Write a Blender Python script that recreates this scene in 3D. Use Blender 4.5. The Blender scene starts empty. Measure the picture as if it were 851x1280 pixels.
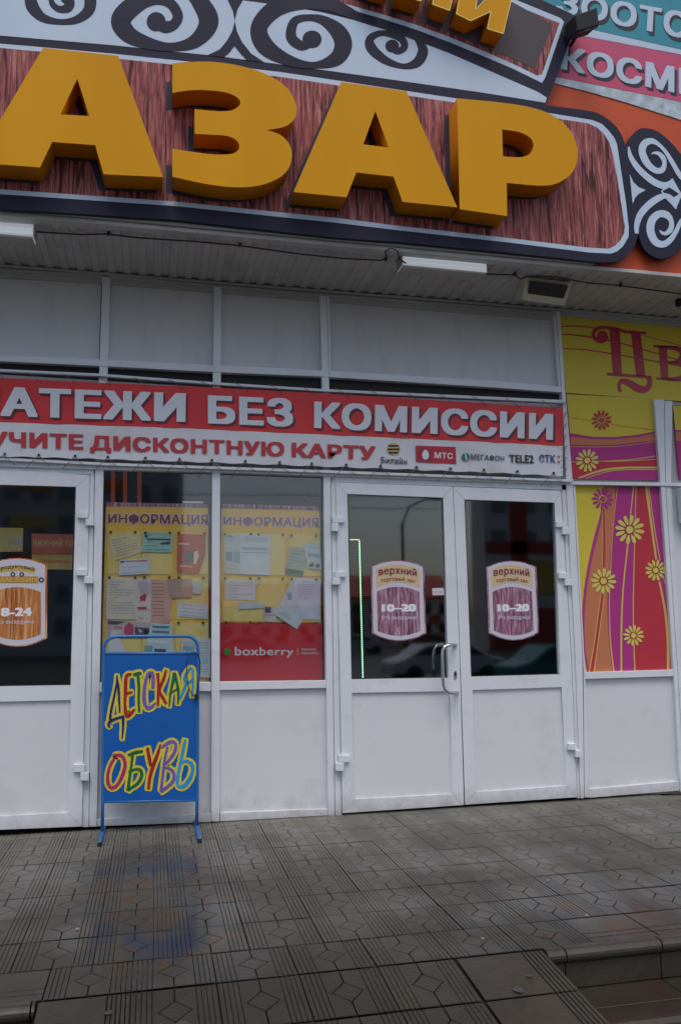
import bpy, bmesh, math, random
from mathutils import Vector, Matrix
random.seed(7)
SC = bpy.context.scene
COL = SC.collection
R = math.radians

# ------------------------------------------------------------------ camera, sky, sun, exposure
FOC, YAW, PITCH, ROLL = 1033.868, 0.2224173, 0.1370654, -0.0111777
CAM = Vector((0.0, -5.752, 1.2704))
cy, sy, cp, sp = math.cos(YAW), math.sin(YAW), math.cos(PITCH), math.sin(PITCH)
FWD = Vector((sy*cp, cy*cp, sp)); RT = Vector((cy, -sy, 0)); UP = RT.cross(FWD)
cr, sr = math.cos(ROLL), math.sin(ROLL)
RT, UP = cr*RT + sr*UP, -sr*RT + cr*UP
cam = bpy.data.cameras.new('camera'); camo = bpy.data.objects.new('camera', cam); COL.objects.link(camo)
M3 = Matrix((RT, UP, -FWD)).transposed()
camo.matrix_world = Matrix.Translation(CAM) @ M3.to_4x4()
cam.sensor_fit = 'VERTICAL'; cam.sensor_height = 24.0; cam.lens = 24.0*FOC/1280.0
cam.clip_start = 0.05; cam.clip_end = 3000
SC.camera = camo

W = bpy.data.worlds.new('World'); SC.world = W; W.use_nodes = True
SUN_EL, SUN_AZ = 62, -28          # azimuth measured from -Y (behind the camera)
wn = W.node_tree.nodes; wl = W.node_tree.links
bg = wn['Background']
sky = wn.new('ShaderNodeTexSky'); sky.sky_type = 'NISHITA'; sky.sun_disc = False
sky.sun_elevation = R(SUN_EL); sky.sun_rotation = R(180+SUN_AZ); sky.air_density = 1.0; sky.dust_density = 3.0
hs = wn.new('ShaderNodeHueSaturation'); hs.inputs['Saturation'].default_value = 1.0
tc = wn.new('ShaderNodeTexCoord'); mp = wn.new('ShaderNodeMapping'); mp.inputs['Scale'].default_value = (1, 1, 3)
cn = wn.new('ShaderNodeTexNoise'); cn.inputs['Scale'].default_value = 2.2; cn.inputs['Detail'].default_value = 6
cr_ = wn.new('ShaderNodeMapRange'); cr_.inputs[1].default_value = .3; cr_.inputs[2].default_value = .7
cr_.inputs[3].default_value = .75; cr_.inputs[4].default_value = 1.15
mm = wn.new('ShaderNodeMix'); mm.data_type = 'RGBA'; mm.blend_type = 'MULTIPLY'; mm.inputs[0].default_value = 1
wl.new(tc.outputs['Generated'], mp.inputs[0]); wl.new(mp.outputs[0], cn.inputs['Vector'])
wl.new(cn.outputs['Fac'], cr_.inputs[0]); wl.new(sky.outputs[0], hs.inputs['Color'])
wl.new(hs.outputs[0], mm.inputs[6]); wl.new(cr_.outputs[0], mm.inputs[7]); wl.new(mm.outputs[2], bg.inputs[0])
bg.inputs[1].default_value = 0.11
sl = bpy.data.lights.new('sun', 'SUN'); sl.energy = 0.9; sl.angle = R(25); sl.color = (1, .985, .96)
so = bpy.data.objects.new('sun', sl); COL.objects.link(so)
sd = Vector((math.sin(R(SUN_AZ))*math.cos(R(SUN_EL)), -math.cos(R(SUN_AZ))*math.cos(R(SUN_EL)), math.sin(R(SUN_EL))))
so.rotation_euler = (-sd).to_track_quat('-Z', 'Y').to_euler()
SC.view_settings.view_transform = 'Standard'; SC.view_settings.look = 'None'
SC.view_settings.exposure = 0.56; SC.view_settings.gamma = 1.0

# ------------------------------------------------------------------ helpers
def at(px, py, Y):
    """pixel of the photograph -> point on the vertical plane y = Y"""
    d = RT*((px-425.5)/FOC) - UP*((py-640)/FOC) + FWD
    return CAM + d*((Y-CAM.y)/d.y)
def atz(px, py, Z):
    d = RT*((px-425.5)/FOC) - UP*((py-640)/FOC) + FWD
    return CAM + d*((Z-CAM.z)/d.z)
def lin(c):
    return tuple((v/255/12.92 if v/255 <= .04045 else ((v/255+.055)/1.055)**2.4) for v in c)
def link(o, parent=None):
    COL.objects.link(o)
    if parent is not None: o.parent = parent
    return o
def tag(o, label, cat, group=None, kind=None):
    if kind: o['kind'] = kind
    if label: o['label'] = label
    if cat: o['category'] = cat
    if group: o['group'] = group
    return o
def empty(name, loc=(0, 0, 0)):
    o = bpy.data.objects.new(name, None); COL.objects.link(o); o.location = loc; o.empty_display_size = .1
    return o
def mk(name, verts, faces, m, parent=None, smooth=False, fix=True):
    me = bpy.data.meshes.new(name)
    off = Vector((0, 0, 0)) if parent is None else parent.matrix_world.translation
    if parent is not None and parent.parent is None: off = parent.location.copy()
    elif parent is not None: off = parent.location + parent.parent.location
    me.from_pydata([tuple(Vector(v)-off) for v in verts], [], faces)
    if fix:
        bm = bmesh.new(); bm.from_mesh(me); bmesh.ops.recalc_face_normals(bm, faces=bm.faces); bm.to_mesh(me); bm.free()
    if m: me.materials.append(m)
    if smooth: me.polygons.foreach_set('use_smooth', [True]*len(me.polygons))
    return link(bpy.data.objects.new(name, me), parent)
def bevel(o, w, seg=1):
    bm = bmesh.new(); bm.from_mesh(o.data)
    bmesh.ops.bevel(bm, geom=[e for e in bm.edges if len(e.link_faces) == 2 and e.calc_face_angle() > .5], offset=w, segments=seg, affect='EDGES', clamp_overlap=True)
    bm.to_mesh(o.data); bm.free(); return o
def prism3(name, front, off, m, parent=None, bev=0):
    n = len(front); off = Vector(off)
    v = [Vector(p) for p in front] + [Vector(p)+off for p in front]
    f = [list(range(n)), list(range(2*n-1, n-1, -1))] + [[i, i+n, (i+1) % n+n, (i+1) % n] for i in range(n)]
    o = mk(name, v, f, m, parent)
    if bev: bevel(o, bev)
    return o
def Q(name, px, Y, th, m, parent=None, bev=.0015):
    """prism whose front face lies on plane y=Y and whose depth is th"""
    return prism3(name, [at(x, y, Y) for x, y in px], (0, th, 0), m, parent, bev)
def box(name, x0, x1, y0, y1, z0, z1, m, parent=None, bev=0):
    return prism3(name, [(x0, y0, z0), (x1, y0, z0), (x1, y0, z1), (x0, y0, z1)], (0, y1-y0, 0), m, parent, bev)
def join_raw(name, parts, m, parent=None, smooth=False):
    V, F = [], []
    for v, f in parts:
        b = len(V); V += v; F += [[i+b for i in q] for q in f]
    return mk(name, V, F, m, parent, smooth)
def boxraw(x0, x1, y0, y1, z0, z1):
    v = [(x0, y0, z0), (x1, y0, z0), (x1, y0, z1), (x0, y0, z1), (x0, y1, z0), (x1, y1, z0), (x1, y1, z1), (x0, y1, z1)]
    return v, [[0, 1, 2, 3], [7, 6, 5, 4], [0, 4, 5, 1], [1, 5, 6, 2], [2, 6, 7, 3], [3, 7, 4, 0]]
def curve_mesh(name, loops, th, bev=0):
    c = bpy.data.curves.new(name, 'CURVE'); c.dimensions = '2D'; c.fill_mode = 'BOTH'; c.extrude = max(th/2-bev, 0); c.bevel_depth = bev
    c.bevel_resolution = 0; c.offset = -bev
    for lp in loops:
        s = c.splines.new('POLY'); s.points.add(len(lp)-1)
        for p, q in zip(s.points, lp): p.co = (q[0], q[1], 0, 1)
        s.use_cyclic_u = True
    o = bpy.data.objects.new(name, c); COL.objects.link(o); bpy.context.view_layer.update()
    me = bpy.data.meshes.new_from_object(o.evaluated_get(bpy.context.evaluated_depsgraph_get()))
    bpy.data.objects.remove(o); bpy.data.curves.remove(c)
    return me
def shape(name, loops_px, Y, th, m, parent=None, bev=0, world=False):
    """flat plate with holes; front on plane y=Y; loops in photo pixels"""
    lp = [[(p[0], p[1]) for p in l] if world else [(at(x, y, Y).x, at(x, y, Y).z) for x, y in l] for l in loops_px]
    me = curve_mesh(name, lp, th, bev)
    off = Vector((0, 0, 0)) if parent is None else (parent.location if parent.parent is None else parent.location+parent.parent.location)
    for v in me.vertices:
        x, y, z = v.co; v.co = Vector((x, Y+th/2-z, y)) - off
    me.materials.clear(); me.materials.append(m)
    return link(bpy.data.objects.new(name, me), parent)
def cr_spline(P, n=6, closed=False):
    P = [tuple(p) for p in P]; out = []
    N = len(P); rng = range(N) if closed else range(N-1)
    for i in rng:
        g = (lambda k: P[k % N]) if closed else (lambda k: P[max(0, min(N-1, k))])
        p0, p1, p2, p3 = g(i-1), g(i), g(i+1), g(i+2)
        for k in range(n):
            t = k/n
            out.append(tuple(.5*((2*b)+(-a+c)*t+(2*a-5*b+4*c-d)*t*t+(-a+3*b-3*c+d)*t**3) for a, b, c, d in zip(p0, p1, p2, p3)))
    if not closed: out.append(P[-1])
    return out
def ribbon_raw(P, Y, th, n=6, closed=False, smooth=True):
    """P: (px, py, halfwidth px)"""
    S = cr_spline(P, n, closed) if smooth else P
    L, Rr = [], []; N = len(S)
    for i, s in enumerate(S):
        a = S[(i-1) % N] if (closed or i > 0) else s; b = S[(i+1) % N] if (closed or i < N-1) else s
        dx, dy = b[0]-a[0], b[1]-a[1]; l = math.hypot(dx, dy) or 1
        nx, ny = -dy/l, dx/l; w = max(s[2], .05)
        L.append(at(s[0]+nx*w, s[1]+ny*w, Y)); Rr.append(at(s[0]-nx*w, s[1]-ny*w, Y))
    V = L + Rr; d = Vector((0, th, 0)); V = V + [v+d for v in V]; F = []
    for i in range(N if closed else N-1):
        j = (i+1) % N
        F += [[i, j, N+j, N+i], [2*N+i, 2*N+N+i, 2*N+N+j, 2*N+j], [i, 2*N+i, 2*N+j, j], [N+i, N+j, 3*N+j, 3*N+i]]
    if not closed:
        F += [[0, N, 3*N, 2*N], [N-1, 3*N-1, 4*N-1, 2*N-1]]
    return V, F
def ribbon(name, P, Y, th, m, parent=None, n=6, closed=False, smooth=True):
    V, F = ribbon_raw(P, Y, th, n, closed, smooth)
    return mk(name, V, F, m, parent)
def disc(cx, cy_, r, n=16, ry=None):
    return [(cx+r*math.cos(2*math.pi*i/n), cy_+(ry or r)*math.sin(2*math.pi*i/n)) for i in range(n)]
def tube(name, pts, r, m, parent=None, n=8, closed=False):
    P = [Vector(p) for p in pts]; V, F = [], []; N = len(P); up = None
    for i, p in enumerate(P):
        a = P[max(0, i-1)]; b = P[min(N-1, i+1)]; t = (b-a).normalized()
        if up is None: up = Vector((0, 0, 1)) if abs(t.z) < .9 else Vector((0, 1, 0))
        s = t.cross(up).normalized(); up = s.cross(t).normalized()
        V += [p + (s*math.cos(2*math.pi*k/n)+up*math.sin(2*math.pi*k/n))*r for k in range(n)]
    for i in range(N-1):
        F += [[i*n+k, i*n+(k+1) % n, (i+1)*n+(k+1) % n, (i+1)*n+k] for k in range(n)]
    F += [list(range(n))[::-1], [(N-1)*n+k for k in range(n)]]
    return mk(name, V, F, m, parent, smooth=True)
from mathutils.geometry import tessellate_polygon, interpolate_bezier
_glyphs = {}; _fills = {}
def glyph_groups(s_):
    """outlines of a word as groups (outer loop + its holes)"""
    if s_ in _glyphs: return _glyphs[s_]
    c = bpy.data.curves.new('t', 'FONT'); c.body = s_; c.space_character = 1.07
    o = bpy.data.objects.new('t', c); COL.objects.link(o)
    bpy.context.view_layer.objects.active = o; o.select_set(True)
    bpy.ops.object.convert(target='CURVE')
    o = bpy.context.view_layer.objects.active; loops = []
    for sp in o.data.splines:
        P = []
        if sp.type == 'BEZIER':
            n = len(sp.bezier_points)
            for i in range(n):
                p, q = sp.bezier_points[i], sp.bezier_points[(i+1) % n]
                straight = (p.handle_right-p.co).length < 1e-4 and (q.handle_left-q.co).length < 1e-4
                d1 = (q.co-p.co); 
                if not straight and d1.length > 1e-6:
                    u = d1.normalized(); straight = all(((h-p.co)-u*(h-p.co).dot(u)).length < 1e-4 for h in (p.handle_right, q.handle_left))
                pts = [p.co] if straight else interpolate_bezier(p.co, p.handle_right, q.handle_left, q.co, 6)[:-1]
                P += [(v[0], v[1]) for v in pts]
        else: P = [(v.co[0], v.co[1]) for v in sp.points]
        Q_ = [P[0]]
        for v in P[1:]:
            if abs(v[0]-Q_[-1][0])+abs(v[1]-Q_[-1][1]) > 1e-5: Q_.append(v)
        if len(Q_) > 2:
            xa = min(v[0] for v in Q_)      # the font's letter with thinned diagonal joints: square it up
            if any(abs(v[0]-xa-.509) < .003 and abs(v[1]-.646) < .003 for v in Q_) and any(abs(v[0]-xa-.071) < .003 and abs(v[1]-.079) < .003 for v in Q_):
                Q_ = [(xa+x, y) for x, y in ((0, 0), (0, .728), (.10, .728), (.10, .20), (.45, .728), (.577, .728), (.577, 0), (.477, 0), (.477, .528), (.127, 0))]
            loops.append(Q_)
    bpy.data.objects.remove(o)
    def area(L_): return sum(L_[i][0]*L_[(i+1) % len(L_)][1]-L_[(i+1) % len(L_)][0]*L_[i][1] for i in range(len(L_)))/2
    def inside(p, L_):
        r = False
        for i in range(len(L_)):
            (x1, y1), (x2, y2) = L_[i], L_[i-1]
            if (y1 > p[1]) != (y2 > p[1]) and p[0] < (x2-x1)*(p[1]-y1)/(y2-y1)+x1: r = not r
        return r
    sign_ = 1 if area(max(loops, key=lambda l: abs(area(l)))) > 0 else -1
    outs = [[l] for l in loops if area(l)*sign_ > 0]
    for h in [l for l in loops if area(l)*sign_ < 0]:
        cand = [g for g in outs if inside(h[0], g[0])]
        if cand: min(cand, key=lambda g: abs(area(g[0]))).append(h)
    _glyphs[s_] = outs
    return outs
def text(name, s, quad, Y, m, parent=None, bold=.0, th=.0015, arc=0, xheight=False, shear=0):
    """text whose cap height band fills quad TL,TR,BR,BL (photo pixels) on plane y=Y"""
    G = glyph_groups(s); ref = [p for g in glyph_groups('x' if xheight else 'Н') for p in g[0]]
    z0 = min(p[1] for p in ref); z1 = max(p[1] for p in ref)
    xs = [p[0] for g in G for p in g[0]]; x0, x1 = min(xs), max(xs)
    P = [at(x, y, Y) for x, y in quad]
    dirs = [(0, 0)] if not bold else [(0, 0), (1, .6), (-1, .6), (1, -.6), (-1, -.6), (1, 0), (-1, 0)]
    x0 -= bold; x1 += bold; z0 -= bold*.6; z1 += bold*.6
    V, F = [], []
    def put(p, dx, dz, y):
        u = (p[0]+dx*bold-x0)/(x1-x0); t = (p[1]+dz*bold-z0)/(z1-z0)
        a = P[3].lerp(P[2], u); b = P[0].lerp(P[1], u)
        return a+(b-a)*t + Vector((0, y, arc*(1-(2*u-1)**2)))
    for gi, g in enumerate(G):
        key = (s, gi)
        if key not in _fills:
            me = curve_mesh('g', g, 0); _fills[key] = ([(v.co.x, v.co.y) for v in me.vertices], [list(p.vertices) for p in me.polygons]); bpy.data.meshes.remove(me)
        fv, ff = _fills[key]
        for k, (dx, dz) in enumerate(dirs):
            b0 = len(V); yy = -(k*3+gi % 3)*.00002
            V += [put(p, dx, dz, yy) for p in fv]; F += [[b0+i for i in f] for f in ff]
            for l in g:
                o_ = len(V); m_ = len(l); V += [put(p, dx, dz, yy+.00001) for p in l]+[put(p, dx, dz, yy+th) for p in l]
                F += [[o_+i, o_+(i+1) % m_, o_+m_+(i+1) % m_, o_+m_+i] for i in range(m_)]
    return mk(name, V, F, m, parent)

# ------------------------------------------------------------------ materials
def mat(name, color, rough=.5, spec=.5, bump=0, bscale=30, var=0, vscale=3, metal=0, stretch=(1, 1, 1), dirt=None, coat=0, dscale=4, dthr=(.55, .75), emit=None, estr=0, splash=0):
    m = bpy.data.materials.new(name); m.use_nodes = True; nt = m.node_tree; n = nt.nodes; L = nt.links
    b = n['Principled BSDF']; b.inputs['Roughness'].default_value = rough; b.inputs['Metallic'].default_value = metal
    b.inputs['Specular IOR Level'].default_value = spec; b.inputs['Coat Weight'].default_value = coat
    b.inputs['Base Color'].default_value = (*color, 1)
    g = n.new('ShaderNodeNewGeometry'); mp = n.new('ShaderNodeMapping'); mp.inputs['Scale'].default_value = stretch
    L.new(g.outputs['Position'], mp.inputs[0]); last = None
    if var:
        t = n.new('ShaderNodeTexNoise'); t.inputs['Scale'].default_value = vscale; t.inputs['Detail'].default_value = 5
        L.new(mp.outputs[0], t.inputs['Vector'])
        r = n.new('ShaderNodeMapRange'); r.inputs[1].default_value = .3; r.inputs[2].default_value = .7; r.inputs[3].default_value = 1-var; r.inputs[4].default_value = 1+var
        L.new(t.outputs['Fac'], r.inputs[0])
        x = n.new('ShaderNodeMix'); x.data_type = 'RGBA'; x.blend_type = 'MULTIPLY'; x.inputs[0].default_value = 1; x.inputs[6].default_value = (*color, 1)
        L.new(r.outputs[0], x.inputs[7]); last = x.outputs[2]
    if dirt:
        t = n.new('ShaderNodeTexNoise'); t.inputs['Scale'].default_value = dscale; t.inputs['Detail'].default_value = 8; t.inputs['Roughness'].default_value = .65
        L.new(mp.outputs[0], t.inputs['Vector'])
        r = n.new('ShaderNodeMapRange'); r.inputs[1].default_value = dthr[0]; r.inputs[2].default_value = dthr[1]; r.inputs[3].default_value = 0; r.inputs[4].default_value = dirt[1]
        L.new(t.outputs['Fac'], r.inputs[0])
        x = n.new('ShaderNodeMix'); x.data_type = 'RGBA'; x.inputs[6].default_value = (*color, 1); x.inputs[7].default_value = (*dirt[0], 1)
        L.new(r.outputs[0], x.inputs[0])
        if last: L.new(last, x.inputs[6])
        last = x.outputs[2]
    if splash:
        t = n.new('ShaderNodeTexNoise'); t.inputs['Scale'].default_value = 9; t.inputs['Detail'].default_value = 8; t.inputs['Roughness'].default_value = .7
        L.new(g.outputs['Position'], t.inputs['Vector']); sx = n.new('ShaderNodeSeparateXYZ'); L.new(g.outputs['Position'], sx.inputs[0])
        r = n.new('ShaderNodeMapRange'); r.inputs[1].default_value = .20; r.inputs[2].default_value = .0; r.inputs[3].default_value = 0; r.inputs[4].default_value = .62; L.new(sx.outputs[2], r.inputs[0])
        q = n.new('ShaderNodeMath'); q.operation = 'ADD'; L.new(r.outputs[0], q.inputs[0]); L.new(t.outputs['Fac'], q.inputs[1])
        r2 = n.new('ShaderNodeMapRange'); r2.inputs[1].default_value = .72; r2.inputs[2].default_value = 1.25; r2.inputs[4].default_value = splash; L.new(q.outputs[0], r2.inputs[0])
        x = n.new('ShaderNodeMix'); x.data_type = 'RGBA'; x.inputs[6].default_value = (*color, 1); x.inputs[7].default_value = (.20, .17, .13, 1); L.new(r2.outputs[0], x.inputs[0])
        if last: L.new(last, x.inputs[6])
        last = x.outputs[2]
    if last: L.new(last, b.inputs['Base Color'])
    if bump:
        t = n.new('ShaderNodeTexNoise'); t.inputs['Scale'].default_value = bscale; t.inputs['Detail'].default_value = 4
        L.new(mp.outputs[0], t.inputs['Vector']); bp = n.new('ShaderNodeBump'); bp.inputs['Strength'].default_value = bump; bp.inputs['Distance'].default_value = .01
        L.new(t.outputs['Fac'], bp.inputs['Height']); L.new(bp.outputs[0], b.inputs['Normal'])
    if emit:
        b.inputs['Emission Color'].default_value = (*emit, 1); b.inputs['Emission Strength'].default_value = estr
    return m
def wood(name, cols, sx=46, sz=3.0, rough=.5, big=7):
    """printed film with a plank grain"""
    m = bpy.data.materials.new(name); m.use_nodes = True; nt = m.node_tree; n = nt.nodes; L = nt.links; b = n['Principled BSDF']; b.inputs['Roughness'].default_value = rough; b.inputs['Specular IOR Level'].default_value = .2
    g = n.new('ShaderNodeNewGeometry'); mp = n.new('ShaderNodeMapping'); mp.inputs['Scale'].default_value = (sx, 1, sz); L.new(g.outputs['Position'], mp.inputs[0])
    wv = n.new('ShaderNodeTexNoise'); wv.inputs['Scale'].default_value = 1.4; L.new(g.outputs['Position'], wv.inputs['Vector'])
    t = n.new('ShaderNodeTexNoise'); t.inputs['Scale'].default_value = 1; t.inputs['Detail'].default_value = 6; t.inputs['Roughness'].default_value = .7; t.inputs['Distortion'].default_value = .8
    L.new(mp.outputs[0], t.inputs['Vector'])
    r = n.new('ShaderNodeValToRGB'); e = r.color_ramp.elements
    while len(e) < len(cols): e.new(.5)
    for k, (p, c) in enumerate(cols): e[k].position = p; e[k].color = (*c, 1)
    L.new(t.outputs['Fac'], r.inputs[0])
    # dark cracks between planks
    mp2 = n.new('ShaderNodeMapping'); mp2.inputs['Scale'].default_value = (big, 1, .35); L.new(g.outputs['Position'], mp2.inputs[0])
    v = n.new('ShaderNodeTexNoise'); v.inputs['Scale'].default_value = 1.3; v.inputs['Detail'].default_value = 3; v.inputs['Distortion'].default_value = .5; L.new(mp2.outputs[0], v.inputs['Vector'])
    ab = n.new('ShaderNodeMath'); ab.operation = 'SUBTRACT'; ab.inputs[1].default_value = .5; L.new(v.outputs['Fac'], ab.inputs[0])
    ab2 = n.new('ShaderNodeMath'); ab2.operation = 'ABSOLUTE'; L.new(ab.outputs[0], ab2.inputs[0])
    mr = n.new('ShaderNodeMapRange'); mr.inputs[1].default_value = .002; mr.inputs[2].default_value = .022; mr.inputs[3].default_value = .12; mr.inputs[4].default_value = 1; L.new(ab2.outputs[0], mr.inputs[0])
    x = n.new('ShaderNodeMix'); x.data_type = 'RGBA'; x.blend_type = 'MULTIPLY'; x.inputs[0].default_value = 1; L.new(r.outputs[0], x.inputs[6]); L.new(mr.outputs[0], x.inputs[7])
    L.new(x.outputs[2], b.inputs['Base Color'])
    return m
def glassmat(name, tint=(.8, .84, .84), refl=1.0):
    m = bpy.data.materials.new(name); m.use_nodes = True; nt = m.node_tree; n = nt.nodes; L = nt.links
    n.remove(n['Principled BSDF']); out = n['Material Output']
    tr = n.new('ShaderNodeBsdfTransparent'); tr.inputs[0].default_value = (*tint, 1)
    gl = n.new('ShaderNodeBsdfGlossy'); gl.inputs['Roughness'].default_value = .03; gl.inputs['Color'].default_value = (refl, refl, refl, 1)
    fr = n.new('ShaderNodeFresnel'); fr.inputs['IOR'].default_value = 1.95
    g = n.new('ShaderNodeNewGeometry'); t = n.new('ShaderNodeTexNoise'); t.inputs['Scale'].default_value = 1.6; L.new(g.outputs['Position'], t.inputs['Vector'])
    bp = n.new('ShaderNodeBump'); bp.inputs['Strength'].default_value = .03; bp.inputs['Distance'].default_value = .02; L.new(t.outputs['Fac'], bp.inputs['Height'])
    L.new(bp.outputs[0], gl.inputs['Normal'])
    iv = n.new('ShaderNodeMath'); iv.operation = 'SUBTRACT'; iv.inputs[0].default_value = 1; L.new(g.outputs['Backfacing'], iv.inputs[1])
    mu = n.new('ShaderNodeMath'); mu.operation = 'MULTIPLY'; L.new(fr.outputs[0], mu.inputs[0]); L.new(iv.outputs[0], mu.inputs[1])
    mx = n.new('ShaderNodeMixShader'); L.new(mu.outputs[0], mx.inputs[0]); L.new(tr.outputs[0], mx.inputs[1]); L.new(gl.outputs[0], mx.inputs[2]); L.new(mx.outputs[0], out.inputs[0])
    return m

M = {}
M['pvc'] = mat('white_pvc', (.72, .745, .78), .32, .5, .05, 60, .03, 2, dirt=((.45, .45, .43), .4), dscale=6, splash=.6)
M['panel'] = mat('white_panel', (.69, .70, .72), .42, .5, .06, 8, .03, 1.2, dirt=((.45, .45, .42), .35), dscale=3, splash=.5)
M['upanel'] = mat('grey_panel', (.62, .63, .65), .5, .4, .05, 6, .06, .8, stretch=(1, 1, .35), dirt=((.34, .33, .32), .35), dscale=5, dthr=(.5, .8))
M['gasket'] = mat('rubber_gasket', (.03, .03, .035), .6)
M['glass'] = glassmat('window_glass', (.93, .95, .95))
M['dglass'] = glassmat('door_glass', (.82, .86, .86))
M['steel'] = mat('brushed_steel', (.6, .6, .6), .25, metal=1)
M['soffit'] = mat('painted_sheet', (.50, .495, .47), .5, .4, 0, 1, .08, 2, dirt=((.16, .14, .12), .6), dscale=3, dthr=(.5, .8))
M['trim'] = mat('trim_sheet', (.42, .42, .40), .5, .4, 0, 1, .06, 2)
M['dark'] = mat('dark_void', (.02, .02, .022), .8)
M['inner'] = mat('interior_paint', (.16, .16, .16), .8)
M['orange_f'] = mat('orange_fascia', (.55, .085, .03), .5, .2, .04, 5, .08, 1.5)
M['signw'] = mat('sign_white_film', (.50, .61, .74), .4, .25, .02, 4, .03, 2, stretch=(1, 1, .12), dirt=((.35, .4, .42), .4), dscale=7, dthr=(.6, .85))
M['signd'] = mat('sign_dark_film', (.022, .023, .045), .45, .15, .02, 4, .08, 3)
M['signedge'] = mat('sign_edge_metal', (.6, .58, .55), .4)
M['letter'] = mat('letter_yellow_plastic', (.66, .30, .004), .5, .12, .02, 12, .07, 2, stretch=(1, 1, .12))
M['letterside'] = mat('letter_orange_side', (.56, .19, .003), .5, .12, .02, 12, .06, 3)
M['signgrey'] = mat('sign_grey_print', (.075, .066, .078), .5, .2)
M['shadowp'] = mat('printed_drop_shadow', (.04, .042, .062), .5, .2)
M['swood'] = wood('sign_wood_print', [(.31, (.035, .012, .022)), (.44, (.20, .045, .05)), (.55, (.37, .11, .105)), (.69, (.52, .27, .24))], 55, 4.0, big=9)
M['teal'] = mat('teal_print', (.03, .27, .34), .45, .25, var=.05)
M['pink'] = mat('pink_print', (.55, .08, .17), .45, .25, var=.05)
M['whitep'] = mat('white_print', (.50, .60, .72), .45, .25, var=.04)
M['red_b'] = mat('banner_red', (.66, .04, .045), .5, .4, .3, 6, .06, 2)
M['white_b'] = mat('banner_white', (.70, .715, .75), .5, .4, .3, 6, .05, 2, dirt=((.42, .36, .25), .5), dscale=3)
M['bannershade'] = mat('banner_dark_red', (.12, .02, .03), .5)
M['btext'] = mat('banner_letter_white', (.72, .745, .80), .5)
M['rope'] = mat('grey_rope', (.22, .21, .19), .8)
M['black'] = mat('black_plastic', (.015, .015, .016), .5)
M['ygreen'] = mat('film_yellow_green', (.66, .53, .06), .35, .2, var=.03)
M['magenta'] = mat('film_magenta', (.44, .045, .23), .35, .2, var=.03)
M['orange'] = mat('film_orange', (.56, .20, .10), .35, .2, var=.03)
M['redf'] = mat('film_red', (.50, .045, .065), .35, .2, var=.03)
M['yline'] = mat('film_yellow', (.68, .48, .12), .35)
M['flower'] = mat('film_flower_yellow', (.68, .60, .12), .35)
M['crimson'] = mat('film_crimson', (.44, .02, .05), .35)
M['board_y'] = mat('board_yellow', (.74, .44, .05), .45, .4, 0, 1, .06, 2)
M['pocket'] = mat('plastic_pocket', (.70, .55, .19), .25, .5, .1, 10, .05, 5)
M['maroon'] = mat('maroon_letters', (.20, .02, .07), .5)
M['boxred'] = mat('glossy_red_film', (.50, .012, .022), .18, .6, var=.03)
M['green'] = mat('green_dot', (.03, .25, .03), .4)
M['cream'] = mat('cream_film', (.66, .50, .28), .4)
M['purplewood'] = wood('sticker_wood_print', [(.34, (.12, .04, .09)), (.48, (.30, .12, .19)), (.62, (.58, .38, .47))], 90, 7, big=22)
M['orangewood'] = wood('sticker_orange_wood', [(.32, (.28, .04, .02)), (.46, (.50, .16, .05)), (.62, (.70, .38, .14))], 60, 3, big=26)
M['printw'] = mat('print_bright_white', (.82, .82, .84), .5)
M['stick'] = mat('sticker_white', (.62, .60, .66), .4)
M['blue'] = mat('blue_enamel', (.005, .105, .40), .35, .5, .05, 5, .06, 3, dirt=((.01, .05, .16), .5), dscale=5, dthr=(.6, .7))
M['bluet'] = mat('blue_tube', (.02, .15, .42), .35)
M['ypaint'] = mat('yellow_brush_paint', (.66, .55, .045), .5, .4, .2, 40, .06, 9)
M['feather'] = mat('lamp_housing_white_glow', (.86, .89, .93), .35, emit=(.85, .92, 1), estr=.16)  # faint glow added to brighten the shaded lamp housing
M['lampglass'] = mat('flood_glass', (.03, .03, .03), .08, .7)
M['lampcream'] = mat('lamp_housing_cream', (.58, .58, .42), .5)
M['lampdark'] = mat('lamp_housing_dark', (.022, .026, .028), .6, .15)
M['diffuser'] = mat('ribbed_diffuser', (.42, .40, .37), .4, .4, .4, 60, .1, 8)
def paint(name, c): return mat(name, c, .5, .4, .15, 50, .1, 12)

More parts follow.
